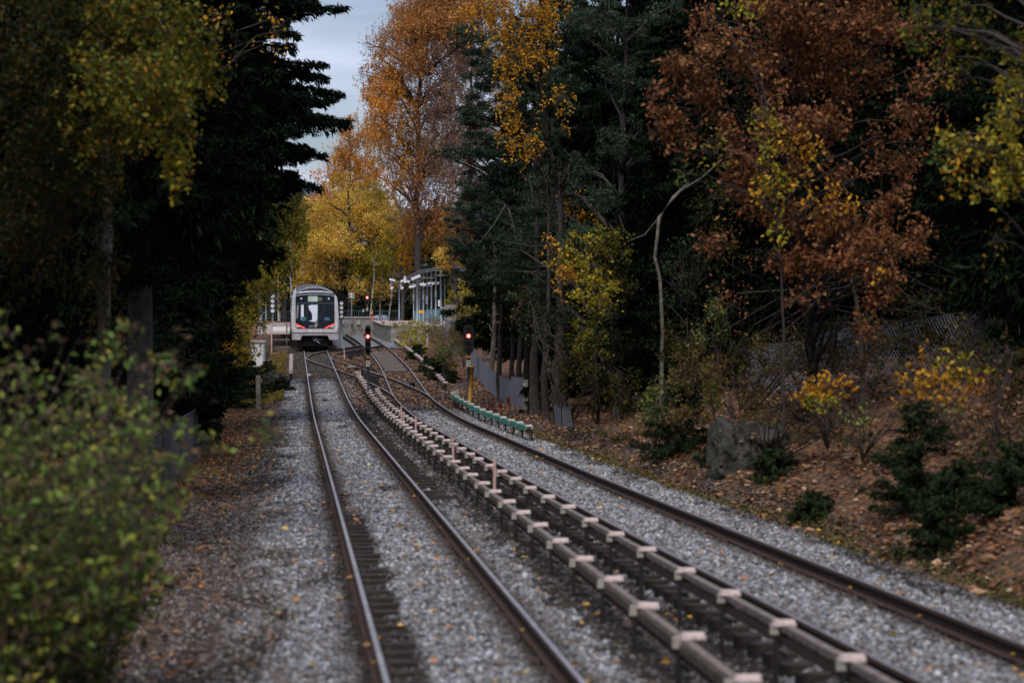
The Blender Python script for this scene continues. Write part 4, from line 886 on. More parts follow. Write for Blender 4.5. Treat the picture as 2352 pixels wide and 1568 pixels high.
# rock
def rock(label, c, R, seed, mtl='rock', name='rock'):
    from mathutils import noise
    rs = np.random.default_rng(seed); mb = MB(); n1, n2 = 80, 46; vs = []
    cuts = [(Vector(rs.normal(size=3)).normalized(), rs.uniform(.6, .95)) for _ in range(22)]
    for i in range(n2+1):
        ph = math.pi*i/n2
        for j in range(n1):
            th = 2*math.pi*j/n1; d = Vector((math.sin(ph)*math.cos(th), math.sin(ph)*math.sin(th), math.cos(ph))); r = 1.0
            for nn, dd in cuts:
                q = d.dot(nn)
                if q > .05: r = min(r, dd/q)
            o_ = Vector((seed*3.1, 0, 0))
            r += .16*noise.noise(d*2.1+o_)+.07*noise.noise(d*6+o_)+.03*noise.noise(d*15+o_)
            cr_ = abs(noise.noise(Vector((d.x*1.6, d.y*1.6, d.z*.5))+o_*2)); r -= .14*max(0, 1-cr_/.045)
            vs.append((d.x*r*R[0], d.y*r*R[1], d.z*r*R[2]))
    mb.add(vs, [(i*n1+j, (i+1)*n1+j, (i+1)*n1+(j+1) % n1, i*n1+(j+1) % n1) for i in range(n2) for j in range(n1)])
    o = mb.build(name, M[mtl]); o.location = c
    va = np.array([tuple(v) for v in vs]).reshape(n2+1, n1, 3)[2:16].reshape(-1, 3); sel = va[RNG.integers(0, len(va), 260)]; sel = sel[RNG.random(len(sel)) < .35+.5*(sel[:, 0] > 0)]
    leaves('leaf_cover', sel+RNG.normal(size=sel.shape)*.03+np.array([0, 0, .012]), .08, PAL['litter'], M['litter'], o, flat=1.5)
    return tag(o, label, 'rock')
X = XS(1822, 47.5); rock('big dark split boulder at the foot of the right slope', (X+.1, 47.5, gz(X, 47.5)+.28), (.66, .9, .85), 3)
X = XS(1925, 48); rock('mossy outcrop joined to the right side of the boulder', (X-.1, 49.5, gz(X, 49)+.15), (.8, 1.1, .65), 8)
X = XS(689, 112); rock('cracked round boulder left of the train track', (X, 112, gz(X, 112)+.25), (.95, 1.2, .6), 5)
X = XS(700, 150); rock('flat pale rock by the stair foot left of the train', (X-.6, 146, gz(X-.6, 146)+.05), (.8, 1, .3), 6)
# ------------------------------------------------------------------ trees: left side
bx = lambda x, D: ((x-1176)*D/FD, D)
blob_tree('birch_tree', 'near birch with olive yellow leaves and a pale trunk at the upper left', 'birch tree', bx(236, 35), [(238, 640, 35), (250, 500, 35.5), (235, 250, 35), (230, -150, 35)],
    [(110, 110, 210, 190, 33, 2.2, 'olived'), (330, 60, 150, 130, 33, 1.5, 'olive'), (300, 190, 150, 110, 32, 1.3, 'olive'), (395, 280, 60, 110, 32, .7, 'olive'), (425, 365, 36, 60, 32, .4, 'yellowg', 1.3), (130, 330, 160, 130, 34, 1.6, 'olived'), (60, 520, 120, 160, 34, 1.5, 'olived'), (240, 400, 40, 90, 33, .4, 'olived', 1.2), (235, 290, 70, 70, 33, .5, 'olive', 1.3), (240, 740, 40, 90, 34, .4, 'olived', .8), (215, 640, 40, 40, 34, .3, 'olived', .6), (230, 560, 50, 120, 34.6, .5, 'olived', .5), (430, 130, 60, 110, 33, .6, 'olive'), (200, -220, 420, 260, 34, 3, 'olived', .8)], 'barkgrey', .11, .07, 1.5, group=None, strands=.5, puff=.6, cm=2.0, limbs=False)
blob_tree('birch_tree', 'yellow leaved birch spray hanging in front of the dark spruce at the upper left', 'birch tree', bx(300, 52), [(330, 500, 52), (400, 100, 52), (430, -300, 52)],
    [(485, 140, 38, 60, 50, .6, 'gold', .8), (455, 215, 34, 60, 50, .5, 'gold', .8), (500, 50, 40, 60, 50, .5, 'gold', .4), (640, 70, 45, 80, 51, .8, 'gold', .16), (400, -160, 200, 130, 52, 2, 'olive')], 'bark', .11, .085, 1, strands=.6)
def spr(label, xpx, D, H, R, z0, seed, **k): X, Y = bx(xpx, D); return spruce(label, X, Y, H, R, z0, seed=seed, **k)
def tip(x, y, D, bx_, seedL=0):     # bough reaching a picture point, from trunk column x
    p = P(x, y, D); tx = (bx_-1176)*D/FD; L = math.hypot(p.x-tx, 0); z = p.z; return (z+.12*L-gz(tx, D)+.1, L, 0.0)
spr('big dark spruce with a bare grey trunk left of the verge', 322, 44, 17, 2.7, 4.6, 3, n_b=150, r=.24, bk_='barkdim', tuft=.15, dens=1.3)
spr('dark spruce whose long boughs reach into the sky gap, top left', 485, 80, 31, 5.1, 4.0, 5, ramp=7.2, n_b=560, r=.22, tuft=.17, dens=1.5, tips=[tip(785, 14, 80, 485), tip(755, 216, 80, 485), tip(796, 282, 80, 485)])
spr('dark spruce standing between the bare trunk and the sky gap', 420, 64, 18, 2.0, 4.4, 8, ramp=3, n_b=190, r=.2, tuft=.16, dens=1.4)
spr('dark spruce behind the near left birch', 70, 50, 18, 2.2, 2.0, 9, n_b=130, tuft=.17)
DARK = 'dark spruces massed behind the trees at both sides'
k = 0
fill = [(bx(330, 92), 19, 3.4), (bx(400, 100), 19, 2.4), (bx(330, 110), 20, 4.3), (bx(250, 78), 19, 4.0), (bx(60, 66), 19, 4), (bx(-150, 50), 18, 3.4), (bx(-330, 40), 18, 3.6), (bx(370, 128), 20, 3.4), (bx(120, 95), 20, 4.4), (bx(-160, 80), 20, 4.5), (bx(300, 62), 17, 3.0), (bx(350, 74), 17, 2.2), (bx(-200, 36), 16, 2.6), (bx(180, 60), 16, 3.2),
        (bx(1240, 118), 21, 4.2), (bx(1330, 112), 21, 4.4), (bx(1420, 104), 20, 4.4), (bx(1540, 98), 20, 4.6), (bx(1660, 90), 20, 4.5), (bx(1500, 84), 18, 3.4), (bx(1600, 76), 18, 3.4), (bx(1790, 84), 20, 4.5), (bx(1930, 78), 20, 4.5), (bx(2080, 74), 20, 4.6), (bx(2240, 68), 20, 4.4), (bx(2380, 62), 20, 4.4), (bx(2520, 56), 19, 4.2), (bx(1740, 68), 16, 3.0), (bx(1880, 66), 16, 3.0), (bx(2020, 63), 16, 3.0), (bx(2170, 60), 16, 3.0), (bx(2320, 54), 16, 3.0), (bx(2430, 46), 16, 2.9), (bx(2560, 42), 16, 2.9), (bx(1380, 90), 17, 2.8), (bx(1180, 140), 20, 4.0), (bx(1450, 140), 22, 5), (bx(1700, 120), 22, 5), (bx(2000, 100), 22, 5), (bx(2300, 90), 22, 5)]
fill += [((x, y), 19, 3.8) for x, y in ((-11, 4), (-8.5, 14), (-10, 24), (-14, 32), (10, 4), (9.5, 14), (11, 24), (14, 34), (-7, -6), (8, -6), (-16, 14), (16, 18), (0, -14), (-9, -16), (9, -16))]  # unseen spruces around the camera, added to shade the near sides
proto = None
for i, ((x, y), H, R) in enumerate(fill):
    if i % 10 == 0: proto = spruce('dark spruce merged into the black forest mass behind the nearer trees, unseen ones added for shade', x, y, 19, 4.0, 1.2, n_b=150, seed=30+i, r=.2, tuft=.22, dens=1.1, group=DARK, name='spruce_tree'); o = proto
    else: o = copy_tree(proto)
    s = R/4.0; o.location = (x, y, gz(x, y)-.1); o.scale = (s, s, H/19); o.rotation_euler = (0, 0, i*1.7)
# dark undergrowth closing the forest floor
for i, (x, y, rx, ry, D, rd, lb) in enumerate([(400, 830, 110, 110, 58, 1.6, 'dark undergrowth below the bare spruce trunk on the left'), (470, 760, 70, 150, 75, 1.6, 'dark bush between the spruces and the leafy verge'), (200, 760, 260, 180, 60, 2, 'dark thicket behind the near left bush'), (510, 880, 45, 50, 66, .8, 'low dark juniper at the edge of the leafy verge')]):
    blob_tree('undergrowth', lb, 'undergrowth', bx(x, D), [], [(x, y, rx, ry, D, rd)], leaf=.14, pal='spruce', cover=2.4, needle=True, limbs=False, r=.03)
# the yellow-green tree wall left of the deck
blob_tree('birch_tree', 'olive and gold tree leaning over the left verge beside the cabinet', 'birch tree', bx(520, 112), [(530, 800, 112), (560, 640, 112), (600, 480, 112)],
    [(590, 560, 70, 90, 112, 1.4, 'olive'), (690, 540, 34, 50, 114, .9, 'yellowg', .9), (620, 640, 50, 50, 111, 1, 'yellowg', .8), (535, 740, 36, 60, 110, .8, 'olive'), (560, 680, 60, 90, 110, 1.3, 'olive'), (640, 500, 60, 60, 113, 1.2, 'olive'), (525, 640, 60, 90, 111, 1.3, 'olive', 1.5), (540, 780, 55, 80, 108, 1.2, 'yellowg', 1.3), (480, 720, 50, 110, 108, 1.2, 'olived'), (640, 600, 40, 50, 112, .8, 'olive'), (670, 460, 30, 40, 113, .8, 'olived', 1), (500, 830, 40, 70, 106, .8, 'gold', .5)], 'bark', .12, .09, 1.9, strands=.4, twigs=3, cm=1.7)
blob_tree('rowan_tree', 'bright gold bush tree right at the cabinet on the left bank', 'tree', bx(530, 126), [(540, 780, 126), (550, 690, 126)],
    [(540, 720, 36, 60, 126, .9, 'gold', 1.2), (540, 790, 26, 40, 126, .7, 'yellowg', 1.3), (515, 840, 30, 50, 122, .8, 'yellowg', 1.1), (600, 660, 36, 50, 130, .8, 'yellowg')], 'bark', .08, .09, 1.2)
for (x, D, yt, lb, H0) in [(642, 212, 560, 'white birch trunk standing left of the train behind the railing', 1), (672, 216, 520, 'white birch trunk just left of the train roof', 1), (688, 230, 560, 'leaning white birch trunk above the train roof', 0)]:
    blob_tree('birch_tree', lb, 'birch tree', bx(x, D), [(x-1, 740, D), (x-4 if x != 688 else x+12, 640, D), (x-5, yt, D), (x, yt-80, D)], [(x-20, yt-10, 34, 50, D, 1.6, 'yellowg', 1.1), (x+5, yt-80, 30, 50, D, 1.6, 'olive', 1.0)], 'barkbirch', .17, .13, 1.2, group='white birches left of the train', strands=.8)
blob_tree('maple_tree', 'olive green tree in the gap below the dark spruce boughs', 'tree', bx(655, 195), [(655, 600, 195), (650, 500, 195)],
    [(660, 530, 44, 60, 195, 2, 'yellowg', 1.6), (690, 490, 30, 40, 195, 1.6, 'olive'), (620, 480, 50, 60, 195, 2, 'olive'), (640, 600, 50, 40, 193, 1.6, 'olive', 1.4), (620, 680, 60, 50, 200, 1.6, 'olived', 1.4)], 'bark', .16, .14, 1.5)
# ------------------------------------------------------------------ trees: centre
blob_tree('linden_tree', 'broad bright yellow tree with dark limbs right behind the train', 'yellow tree', bx(803, 226), [(803, 700, 226), (804, 620, 226), (801, 520, 226), (800, 440, 226)],
    [(740, 500, 50, 50, 226, 3, 'yellow'), (800, 480, 60, 50, 228, 3, 'yellow'), (860, 520, 50, 60, 226, 3, 'yellow'), (720, 590, 42, 45, 225, 2.5, 'yellow'), (770, 570, 60, 50, 224, 2.5, 'yellow'), (850, 600, 60, 50, 226, 2.5, 'yellowg'), (700, 640, 34, 26, 225, 1.6, 'yellow', 1.2), (870, 660, 44, 26, 226, 2, 'yellow', 1.1), (745, 640, 46, 26, 225, 2, 'yellow', 1.1), (890, 560, 36, 70, 228, 2, 'yellowg'), (690, 560, 30, 50, 225, 2, 'yellow'), (820, 660, 34, 30, 224, 1.6, 'yellow', .9)], 'bark', .30, .16, 1.9, puff=1.1, twigs=2, cm=1.7)
blob_tree('weeping_birch', 'tall slim orange yellow birch with hanging sprays behind the yellow tree', 'birch tree', bx(806, 236), [(806, 600, 236), (804, 460, 236), (802, 330, 236), (806, 262, 236)],
    [(803, 300, 34, 36, 236, 1.8, 'orange', 1.3), (780, 360, 32, 50, 236, 1.8, 'orange', 1.2), (830, 370, 40, 50, 236, 2, 'orange', 1.1), (790, 430, 42, 36, 236, 2.2, 'yellow', 1.1), (850, 300, 36, 40, 236, 2, 'orange', 1.3), (745, 470, 36, 36, 236, 2, 'orange', 1.1), (840, 440, 44, 34, 237, 2, 'yellow', 1.1), (722, 500, 30, 30, 236, 2, 'orange', 1.2)], 'barkgrey', .18, .13, 2.4, cm=2.0, strands=1.6, twigs=4, puff=.8)
blob_tree('weeping_birch', 'giant copper orange birch filling the sky right of the gap', 'birch tree', bx(960, 212), [(962, 640, 212), (958, 480, 212), (960, 250, 212), (980, -40, 212), (990, -200, 212)],
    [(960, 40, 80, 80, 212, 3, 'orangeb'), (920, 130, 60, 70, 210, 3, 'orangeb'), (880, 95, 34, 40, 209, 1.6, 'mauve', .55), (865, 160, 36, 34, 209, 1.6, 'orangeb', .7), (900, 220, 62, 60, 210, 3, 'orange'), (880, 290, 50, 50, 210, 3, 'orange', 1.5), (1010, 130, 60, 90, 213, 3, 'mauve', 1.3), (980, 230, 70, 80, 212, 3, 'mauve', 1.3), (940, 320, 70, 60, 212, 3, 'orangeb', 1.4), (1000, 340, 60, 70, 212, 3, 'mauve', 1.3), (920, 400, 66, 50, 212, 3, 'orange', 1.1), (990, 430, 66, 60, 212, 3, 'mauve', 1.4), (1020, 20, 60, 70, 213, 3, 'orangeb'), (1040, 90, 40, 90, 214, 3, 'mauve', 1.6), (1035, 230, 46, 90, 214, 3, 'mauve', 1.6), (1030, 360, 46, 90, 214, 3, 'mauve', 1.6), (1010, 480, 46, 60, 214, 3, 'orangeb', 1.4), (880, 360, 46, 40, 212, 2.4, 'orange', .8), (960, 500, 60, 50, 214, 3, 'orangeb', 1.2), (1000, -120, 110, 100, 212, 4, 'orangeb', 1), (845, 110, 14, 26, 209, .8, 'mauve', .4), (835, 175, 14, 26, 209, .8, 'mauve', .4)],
    'bark', .36, .135, 3.2, cm=1.55, strands=1.5, twigs=26, puff=.95)
blob_tree('maple_tree', 'golden yellow maple above the platform with a green tinged side', 'yellow tree', bx(925, 222), [(925, 680, 222), (922, 560, 222), (920, 480, 222)],
    [(900, 500, 50, 44, 222, 2.2, 'yellow', 1.6), (940, 540, 40, 60, 220, 2, 'gold', 1.5), (905, 570, 36, 60, 221, 2, 'yellowg', 1.3), (935, 600, 24, 36, 219, 1.4, 'gold', 1.1), (975, 520, 36, 60, 222, 2, 'yellowg', 1.3), (1005, 560, 30, 60, 215, 2, 'gold', .9), (880, 450, 50, 36, 226, 2, 'yellowg', 1.2)], 'barkgrey', .2, .14, 1.4, strands=.8)
blob_tree('maple_tree', 'small yellow tree by the shelter end under the dark pine', 'yellow tree', bx(1040, 178), [(1045, 700, 178), (1050, 600, 178)],
    [(1050, 680, 30, 50, 176, 1.4, 'yellowg', 1.1), (1035, 600, 30, 36, 180, 1.4, 'gold', 1.1), (1060, 740, 34, 40, 160, 1.2, 'yellowg', .9), (1010, 590, 24, 30, 184, 1.2, 'yellow', 1)], 'bark', .1, .12, 1.1, twigs=8)
blob_tree('weeping_birch', 'second copper birch crown filling in behind the pine tip', 'birch tree', bx(1075, 225), [(1080, 640, 225), (1080, 300, 225), (1085, 0, 225)],
    [(1080, 120, 70, 110, 225, 4, 'mauve', 2), (1090, 300, 60, 90, 225, 4, 'mauve', 2), (1070, 440, 60, 80, 225, 4, 'mauve', 2), (1050, 560, 50, 60, 225, 3, 'orangeb', 1.6), (1090, -60, 110, 110, 225, 4, 'orangeb', 1.6)], 'bark', .26, .15, 1.8, cm=1.5, strands=1.2, twigs=14, puff=.9)
blob_tree('birch_tree', 'orange yellow birch crowns just behind the tall slim one', 'birch tree', bx(760, 255), [(765, 640, 255), (765, 420, 255)],
    [(745, 440, 46, 60, 255, 3, 'orange'), (790, 400, 40, 70, 256, 3, 'orange'), (720, 520, 40, 50, 255, 3, 'yellow'), (850, 420, 40, 60, 256, 3, 'orange'), (870, 500, 50, 60, 256, 3, 'yellow'), (790, 520, 60, 60, 256, 3, 'yellow'), (700, 600, 50, 60, 255, 3, 'yellow')], 'bark', .2, .17, 2.0, strands=1, puff=1.1)
# slim bare birches behind the platform
for (x, x2, D, lb) in [(850, 858, 222, 'first slim pale trunk right of the red far signal'), (893, 902, 224, 'second slim pale trunk behind the platform railing'), (872, 876, 226, 'thin upright pale trunk between the two leaning ones')]:
    blob_tree('birch_tree', lb, 'birch tree', bx(x, D), [(x, 738, D), (x2, 650, D), (x2+4, 590, D)], [(x2+6, 600, 20, 30, D, 1.2, 'yellowg', .7)], 'barkbirch', .11, .12, .8, group='slim birches behind the platform', twigs=8)
blob_tree('shrub', 'brown leafless thicket behind the platform railing', 'thicket', bx(900, 236), [], [(870, 660, 60, 40, 244, 2, 'brush', .8), (930, 650, 60, 50, 244, 2, 'brush', .9), (1000, 670, 50, 60, 240, 2, 'brush', .9)], leaf=.12, twigs=30, limbs=False)
spr('dark green spruce behind the platform shelter', 950, 250, 13, 3.4, .5, 61, pal='spruceg', tuft=.25, n_b=120)
spr('dark green spruce right behind the shelter roof', 1020, 240, 12, 3.2, .5, 62, pal='spruceg', tuft=.25, n_b=120)
spr('dark green spruce between the yellow trees', 880, 262, 15, 3.2, .5, 63, pal='spruceg', tuft=.25, n_b=120)
spr('tall dark spruce far behind the train', 735, 270, 14, 3.4, .5, 64, pal='spruceg', tuft=.28, n_b=120)
bk = [(bx(560, 240), 11), (bx(630, 262), 11), (bx(690, 280), 10), (bx(800, 285), 13), (bx(1080, 240), 14), (bx(1000, 275), 15), (bx(500, 225), 12), (bx(850, 310), 14), (bx(935, 315), 15), (bx(760, 300), 12)]
for i, ((x, y), H) in enumerate(bk):
    if i == 0: proto = spruce('dark spruce in the belt of woodland beyond the station', x, y, 13, 3.6, .6, n_b=110, seed=90, tuft=.3, dens=.8, pal='spruceg', group='woodland belt beyond the station'); o = proto
    else: o = copy_tree(proto)
    o.location = (x, y, gz(x, y)-.1); o.scale = (1.1, 1.1, H/13); o.rotation_euler = (0, 0, i*2.1)
# ------------------------------------------------------------------ trees: right side
blob_tree('pine_tree', 'dark blue green pine spreading over the track right of the centre', 'pine tree', bx(1210, 98), [(1215, 700, 98), (1225, 500, 98), (1240, 250, 98), (1250, -50, 98), (1250, -300, 98)],
    [(1130, 610, 105, 42, 95, 1.8), (1250, 580, 80, 50, 95, 1.0, 'pine', 1.2), (1300, 640, 70, 44, 95, .9, 'pine', 1.1), (1190, 570, 60, 60, 95, .9, 'pine', 1.2), (1250, 510, 60, 50, 95, .9, 'pine', 1.2), (1170, 690, 90, 30, 95, .8, 'spruceg', 1), (1370, 520, 70, 70, 95, 1, 'pine', 1), (1120, 180, 60, 60, 96, 1.2), (1085, 290, 40, 40, 96, .9), (1060, 500, 40, 36, 95, .9), (1060, 565, 46, 30, 94, .9), (1160, 520, 110, 50, 96, 1.8), (1100, 440, 80, 50, 96, 1.6), (1060, 345, 44, 34, 95, .9), (1010, 350, 40, 8, 95, .3, 'pine', 1), (1130, 350, 70, 50, 96, 1.5), (1100, 250, 60, 46, 96, 1.3), (1180, 250, 70, 60, 97, 1.6), (1075, 90, 46, 40, 96, .9), (1160, 130, 90, 80, 97, 1.8), (1260, 330, 90, 70, 97, 1.8), (1300, 210, 90, 80, 98, 2), (1290, 60, 110, 80, 98, 2), (1360, 380, 80, 60, 96, 1.6), (1380, 270, 70, 60, 97, 1.6), (1280, 450, 100, 60, 97, 1.8), (1200, 660, 70, 34, 96, 1.2), (1230, -120, 180, 120, 98, 3)], 'bark', .2, .09, 1.7, 'pine', needle=True, puff=.62, flat=.5, elong=1.5, cm=1.6)
blob_tree('pine_tree', 'second dark pine with pale green sprays further right', 'pine tree', bx(1420, 80), [(1425, 700, 80), (1430, 400, 80), (1440, 0, 80)],
    [(1440, 330, 90, 40, 78, 1.4), (1255, 450, 80, 70, 84, .9, 'pine', .8), (1210, 560, 80, 56, 85, .9, 'pine', .9), (1290, 570, 60, 60, 83, .8, 'pine', .9), (1250, 660, 90, 40, 84, .8, 'pine', .9), (1330, 420, 60, 60, 82, .8, 'pine', .7), (1170, 640, 60, 40, 86, .7, 'pine', .8), (1250, 720, 60, 30, 84, .6, 'spruceg', .7), (1390, 460, 60, 34, 77, 1), (1460, 180, 100, 60, 80, 1.8), (1560, 80, 110, 90, 80, 2), (1380, 60, 90, 60, 80, 1.5), (1500, 260, 60, 40, 78, 1, 'pine', 1.2), (1330, 540, 60, 40, 77, 1), (1620, 230, 70, 50, 79, 1.2, 'pine', 1)], 'bark', .18, .09, 1.3, 'pine', needle=True, puff=.62, flat=.5, elong=1.5, cm=1.6)
blob_tree('weeping_birch', 'amber leaved birch hanging its sprays in front of the dark pine', 'birch tree', bx(1290, 88), [(1290, 700, 88), (1270, 400, 88), (1230, 100, 88), (1200, -150, 88)],
    [(1180, 110, 75, 60, 86, .9, 'gold', .55), (1210, 30, 110, 60, 86, 1.0, 'gold', .6), (1130, 20, 60, 60, 86, .8, 'gold', .5), (1170, 250, 36, 80, 85.5, .5, 'gold', .5), (1210, 320, 50, 50, 85.5, .6, 'gold', .4), (1290, 230, 40, 50, 85.5, .5, 'gold', .22), (1240, 120, 50, 50, 86, .6, 'gold', .4), (1320, 480, 55, 45, 84, .7, 'gold', .28), (1070, 25, 30, 30, 87, .5, 'orange', .8), (1180, -120, 160, 100, 87, 2, 'gold', .7)], 'bark', .10, .09, .7, strands=.9, puff=.5, cm=2.0)
blob_tree('hazel_tree', 'olive and yellow leaved tree before the black forest right of the sheet fence', 'tree', bx(1375, 74), [(1372, 900, 74), (1365, 750, 74), (1350, 560, 74)],
    [(1340, 600, 70, 70, 73, .9, 'yellowg', .75), (1400, 560, 60, 60, 73, .8, 'olive', .8), (1300, 640, 34, 60, 73, .5, 'gold', .45), (1370, 680, 60, 70, 72, .7, 'yellowg', .8), (1350, 770, 46, 80, 72, .6, 'olive', .8), (1360, 860, 50, 90, 71, .7, 'olived', .8), (1270, 580, 30, 50, 74, .4, 'gold', .3), (1420, 650, 50, 60, 73, .6, 'olived', .9)], 'bark', .07, .09, 1, twigs=6, puff=.45, cm=1.6)
blob_tree('rowan_tree', 'dark leafy undergrowth tree filling below the pine at the teal panels', 'tree', bx(1300, 78), [(1300, 900, 78), (1300, 760, 78)],
    [(1290, 720, 50, 60, 77, .7, 'spruceg', 1.1), (1240, 740, 44, 70, 80, .7, 'spruceg', .7), (1300, 830, 50, 80, 76, .7, 'olived', 1.0), (1420, 780, 60, 90, 75, .9, 'spruceg', 1.1), (1430, 900, 60, 80, 70, .8, 'olived', 1.0), (1470, 700, 60, 80, 76, .8, 'spruceg', 1), (1200, 700, 50, 40, 88, .6, 'brush', .5)], 'bark', .06, .09, 1.2, puff=.6)
blob_tree('rowan_tree', 'dark olive thicket tree behind the broken pale stem', 'tree', bx(1580, 66), [(1580, 900, 66), (1580, 700, 66)],
    [(1560, 640, 70, 90, 66, .9, 'spruceg', .9), (1560, 780, 70, 70, 64, .8, 'olived', .8), (1660, 560, 60, 80, 65, .9, 'olived', .6), (1680, 700, 50, 70, 62, .7, 'rust', .35), (1640, 440, 60, 70, 64, .8, 'olived', .5), (2120, 700, 80, 70, 50, .8, 'olived', .5), (2250, 700, 80, 90, 48, .8, 'olived', .5)], 'bark', .06, .09, 1.2, puff=.6)
# dark bare trunks
for i, (x, D, yt, r_, lb) in enumerate([(1134, 106, 560, .17, 'mottled pale barked trunk directly right of the right signal'), (1150, 100, 500, .15, 'dark trunk behind the sheet fence, left of the wide one'), (1178, 97, 560, .13, 'thin dark trunk above the middle of the sheet fence'), (1196, 103, 540, .16, 'brown trunk right of the thin one by the sheet fence'), (1230, 86, 400, .22, 'thick black trunk at the concrete slab of the sheet fence'), (1255, 82, 420, .15, 'black trunk second after the concrete slab'), (1285, 80, 420, .24, 'broad black trunk with a low twig beside the teal panels end')]):
    blob_tree('bare_trunk_tree', lb, 'tree', bx(x, D), [(x-4, 850, D), (x+3, 700, D), (x+6, yt, D)], [(x+5, yt-20, 40, 60, D, 1.3, 'spruce', .9), (x-2, 730, 18, 40, D, .5, 'brush', .12)], 'bark' if i else 'barkgrey', r_, .12, .8, group='dark trunks by the sheet fence', twigs=14)
def limb_tree(): pass
blob_tree('oak_tree', 'large oak with rust brown leaves and pale stems on the right slope', 'oak tree', bx(1868, 50), [(1862, 740, 50), (1845, 600, 50), (1820, 400, 50), (1830, 100, 50), (1830, -200, 50)],
    [(1590, 160, 70, 60, 47, .6, 'rust', .8), (1545, 240, 55, 70, 47, .6, 'rust', .8), (1570, 330, 50, 36, 47, .4, 'rust', .6), (1640, 220, 50, 70, 47.5, .5, 'rust', .7), (1625, 70, 40, 50, 48, .4, 'rust', .7), (1770, 40, 90, 60, 48, .9, 'rust', .9), (1850, 120, 110, 80, 49, 1, 'rust', .9), (1760, 170, 70, 70, 48, .7, 'rust', .8), (1990, 60, 110, 90, 49, 1, 'rust', .8), (1960, 190, 90, 70, 49, .8, 'rust', .6), (1800, 300, 80, 60, 47, .7, 'rust', .8), (1900, 290, 70, 60, 48, .6, 'rust', .7), (1720, 430, 60, 44, 47, .5, 'rust', .7), (1790, 400, 60, 40, 47, .4, 'rust', .6), (1960, 520, 110, 60, 47, .8, 'rust', .8), (1890, 590, 90, 50, 46.5, .6, 'rust', .8), (1790, 600, 80, 40, 47, .6, 'rust', .7), (2050, 580, 70, 60, 46, .6, 'rust', .7), (2010, 660, 60, 50, 46, .5, 'rust', .6), (1990, 740, 40, 50, 46, .4, 'rust', .6), (2120, 540, 50, 50, 47, .5, 'rust', .5), (2070, 350, 80, 70, 49, .7, 'rust', .5), (1740, 500, 60, 30, 47, .4, 'rust', .45), (1680, 100, 60, 60, 48, .5, 'rust', .5), (1760, 450, 60, 60, 46.5, .4, 'yellowg', .3), (1830, 350, 60, 50, 46.5, .4, 'gold', .2), (1900, 480, 80, 50, 46.5, .4, 'gold', .15), (1700, 380, 60, 50, 46.5, .4, 'rust', .6), (1640, 560, 50, 40, 47, .4, 'rust', .35), (1690, 320, 50, 60, 47, .4, 'rust', .4), (1850, 500, 90, 50, 47, .6, 'rust', .4), (1900, 40, 120, 70, 48, .9, 'rust', .6), (2060, 460, 60, 50, 47, .5, 'rust', .4), (2080, 260, 70, 60, 48, .6, 'rust', .5), (1840, 690, 60, 30, 46.5, .4, 'rust', .35), (1930, 400, 80, 40, 48, .5, 'rust', .3), (1850, -140, 260, 110, 49, 2, 'rust', .7), (2150, 180, 60, 80, 49, .6, 'rust', .35)], 'bark', .10, .088, 1, puff=.7, twigs=5, cm=3.0)
blob_tree('oak_tree', 'slender second stem with rusty leaves right of the large oak', 'oak tree', bx(1985, 49), [(1975, 740, 49), (1955, 640, 49), (1945, 560, 49)], [(1950, 570, 60, 40, 48.5, .5, 'rust', .5)], 'barkgrey', .06, .11, .7)
blob_tree('maple_tree', 'yellow flecked sapling growing up through the oak', 'tree', bx(1800, 46), [(1800, 760, 46), (1790, 560, 46), (1770, 300, 46)],
    [(1760, 350, 40, 70, 45.5, .4, 'yellowg', .6), (1745, 270, 50, 34, 45.5, .4, 'yellowg', .5), (1750, 440, 36, 40, 45.5, .3, 'gold', .35), (1790, 520, 30, 60, 45, .3, 'yellowg', .6), (1850, 400, 50, 30, 45.5, .3, 'gold', .35), (1860, 460, 30, 30, 45, .3, 'gold', .3), (1700, 20, 70, 30, 46, .4, 'yellowg', .6), (1640, 340, 50, 60, 46, .4, 'olive', .3), (1570, 400, 50, 30, 46, .3, 'green', .3), (2020, 620, 25, 40, 45, .3, 'gold', .3)], 'bark', .035, .085, .5, puff=.4)
blob_tree('maple_tree', 'yellow green tree overhanging from the right edge of the picture', 'maple tree', bx(2480, 34), [(2470, 700, 34), (2440, 300, 33), (2420, -100, 33)],
    [(2250, 330, 90, 50, 32, .7, 'yellowg', .8), (2320, 250, 70, 90, 32, .8, 'yellowg', .8), (2200, 370, 50, 26, 32, .3, 'gold', .6), (2330, 400, 60, 50, 32, .6, 'yellowg', .9), (2260, 430, 80, 36, 32, .5, 'yellowg', .6), (2170, 340, 34, 24, 32, .3, 'green', .7), (2360, 130, 60, 80, 32, .7, 'olive', .7), (2190, 60, 70, 70, 34, .6, 'olive', .6), (2110, 30, 50, 50, 34, .5, 'olive', .6), (2260, 90, 60, 60, 34, .6, 'olived', .6), (2210, 170, 40, 60, 34, .4, 'olive', .35), (2250, -80, 160, 90, 34, 1.5, 'olive', .7), (2290, 560, 30, 60, 33, .3, 'olive', .18)], 'bark', .10, .07, 1, puff=.4, strands=.3, cm=1.9)
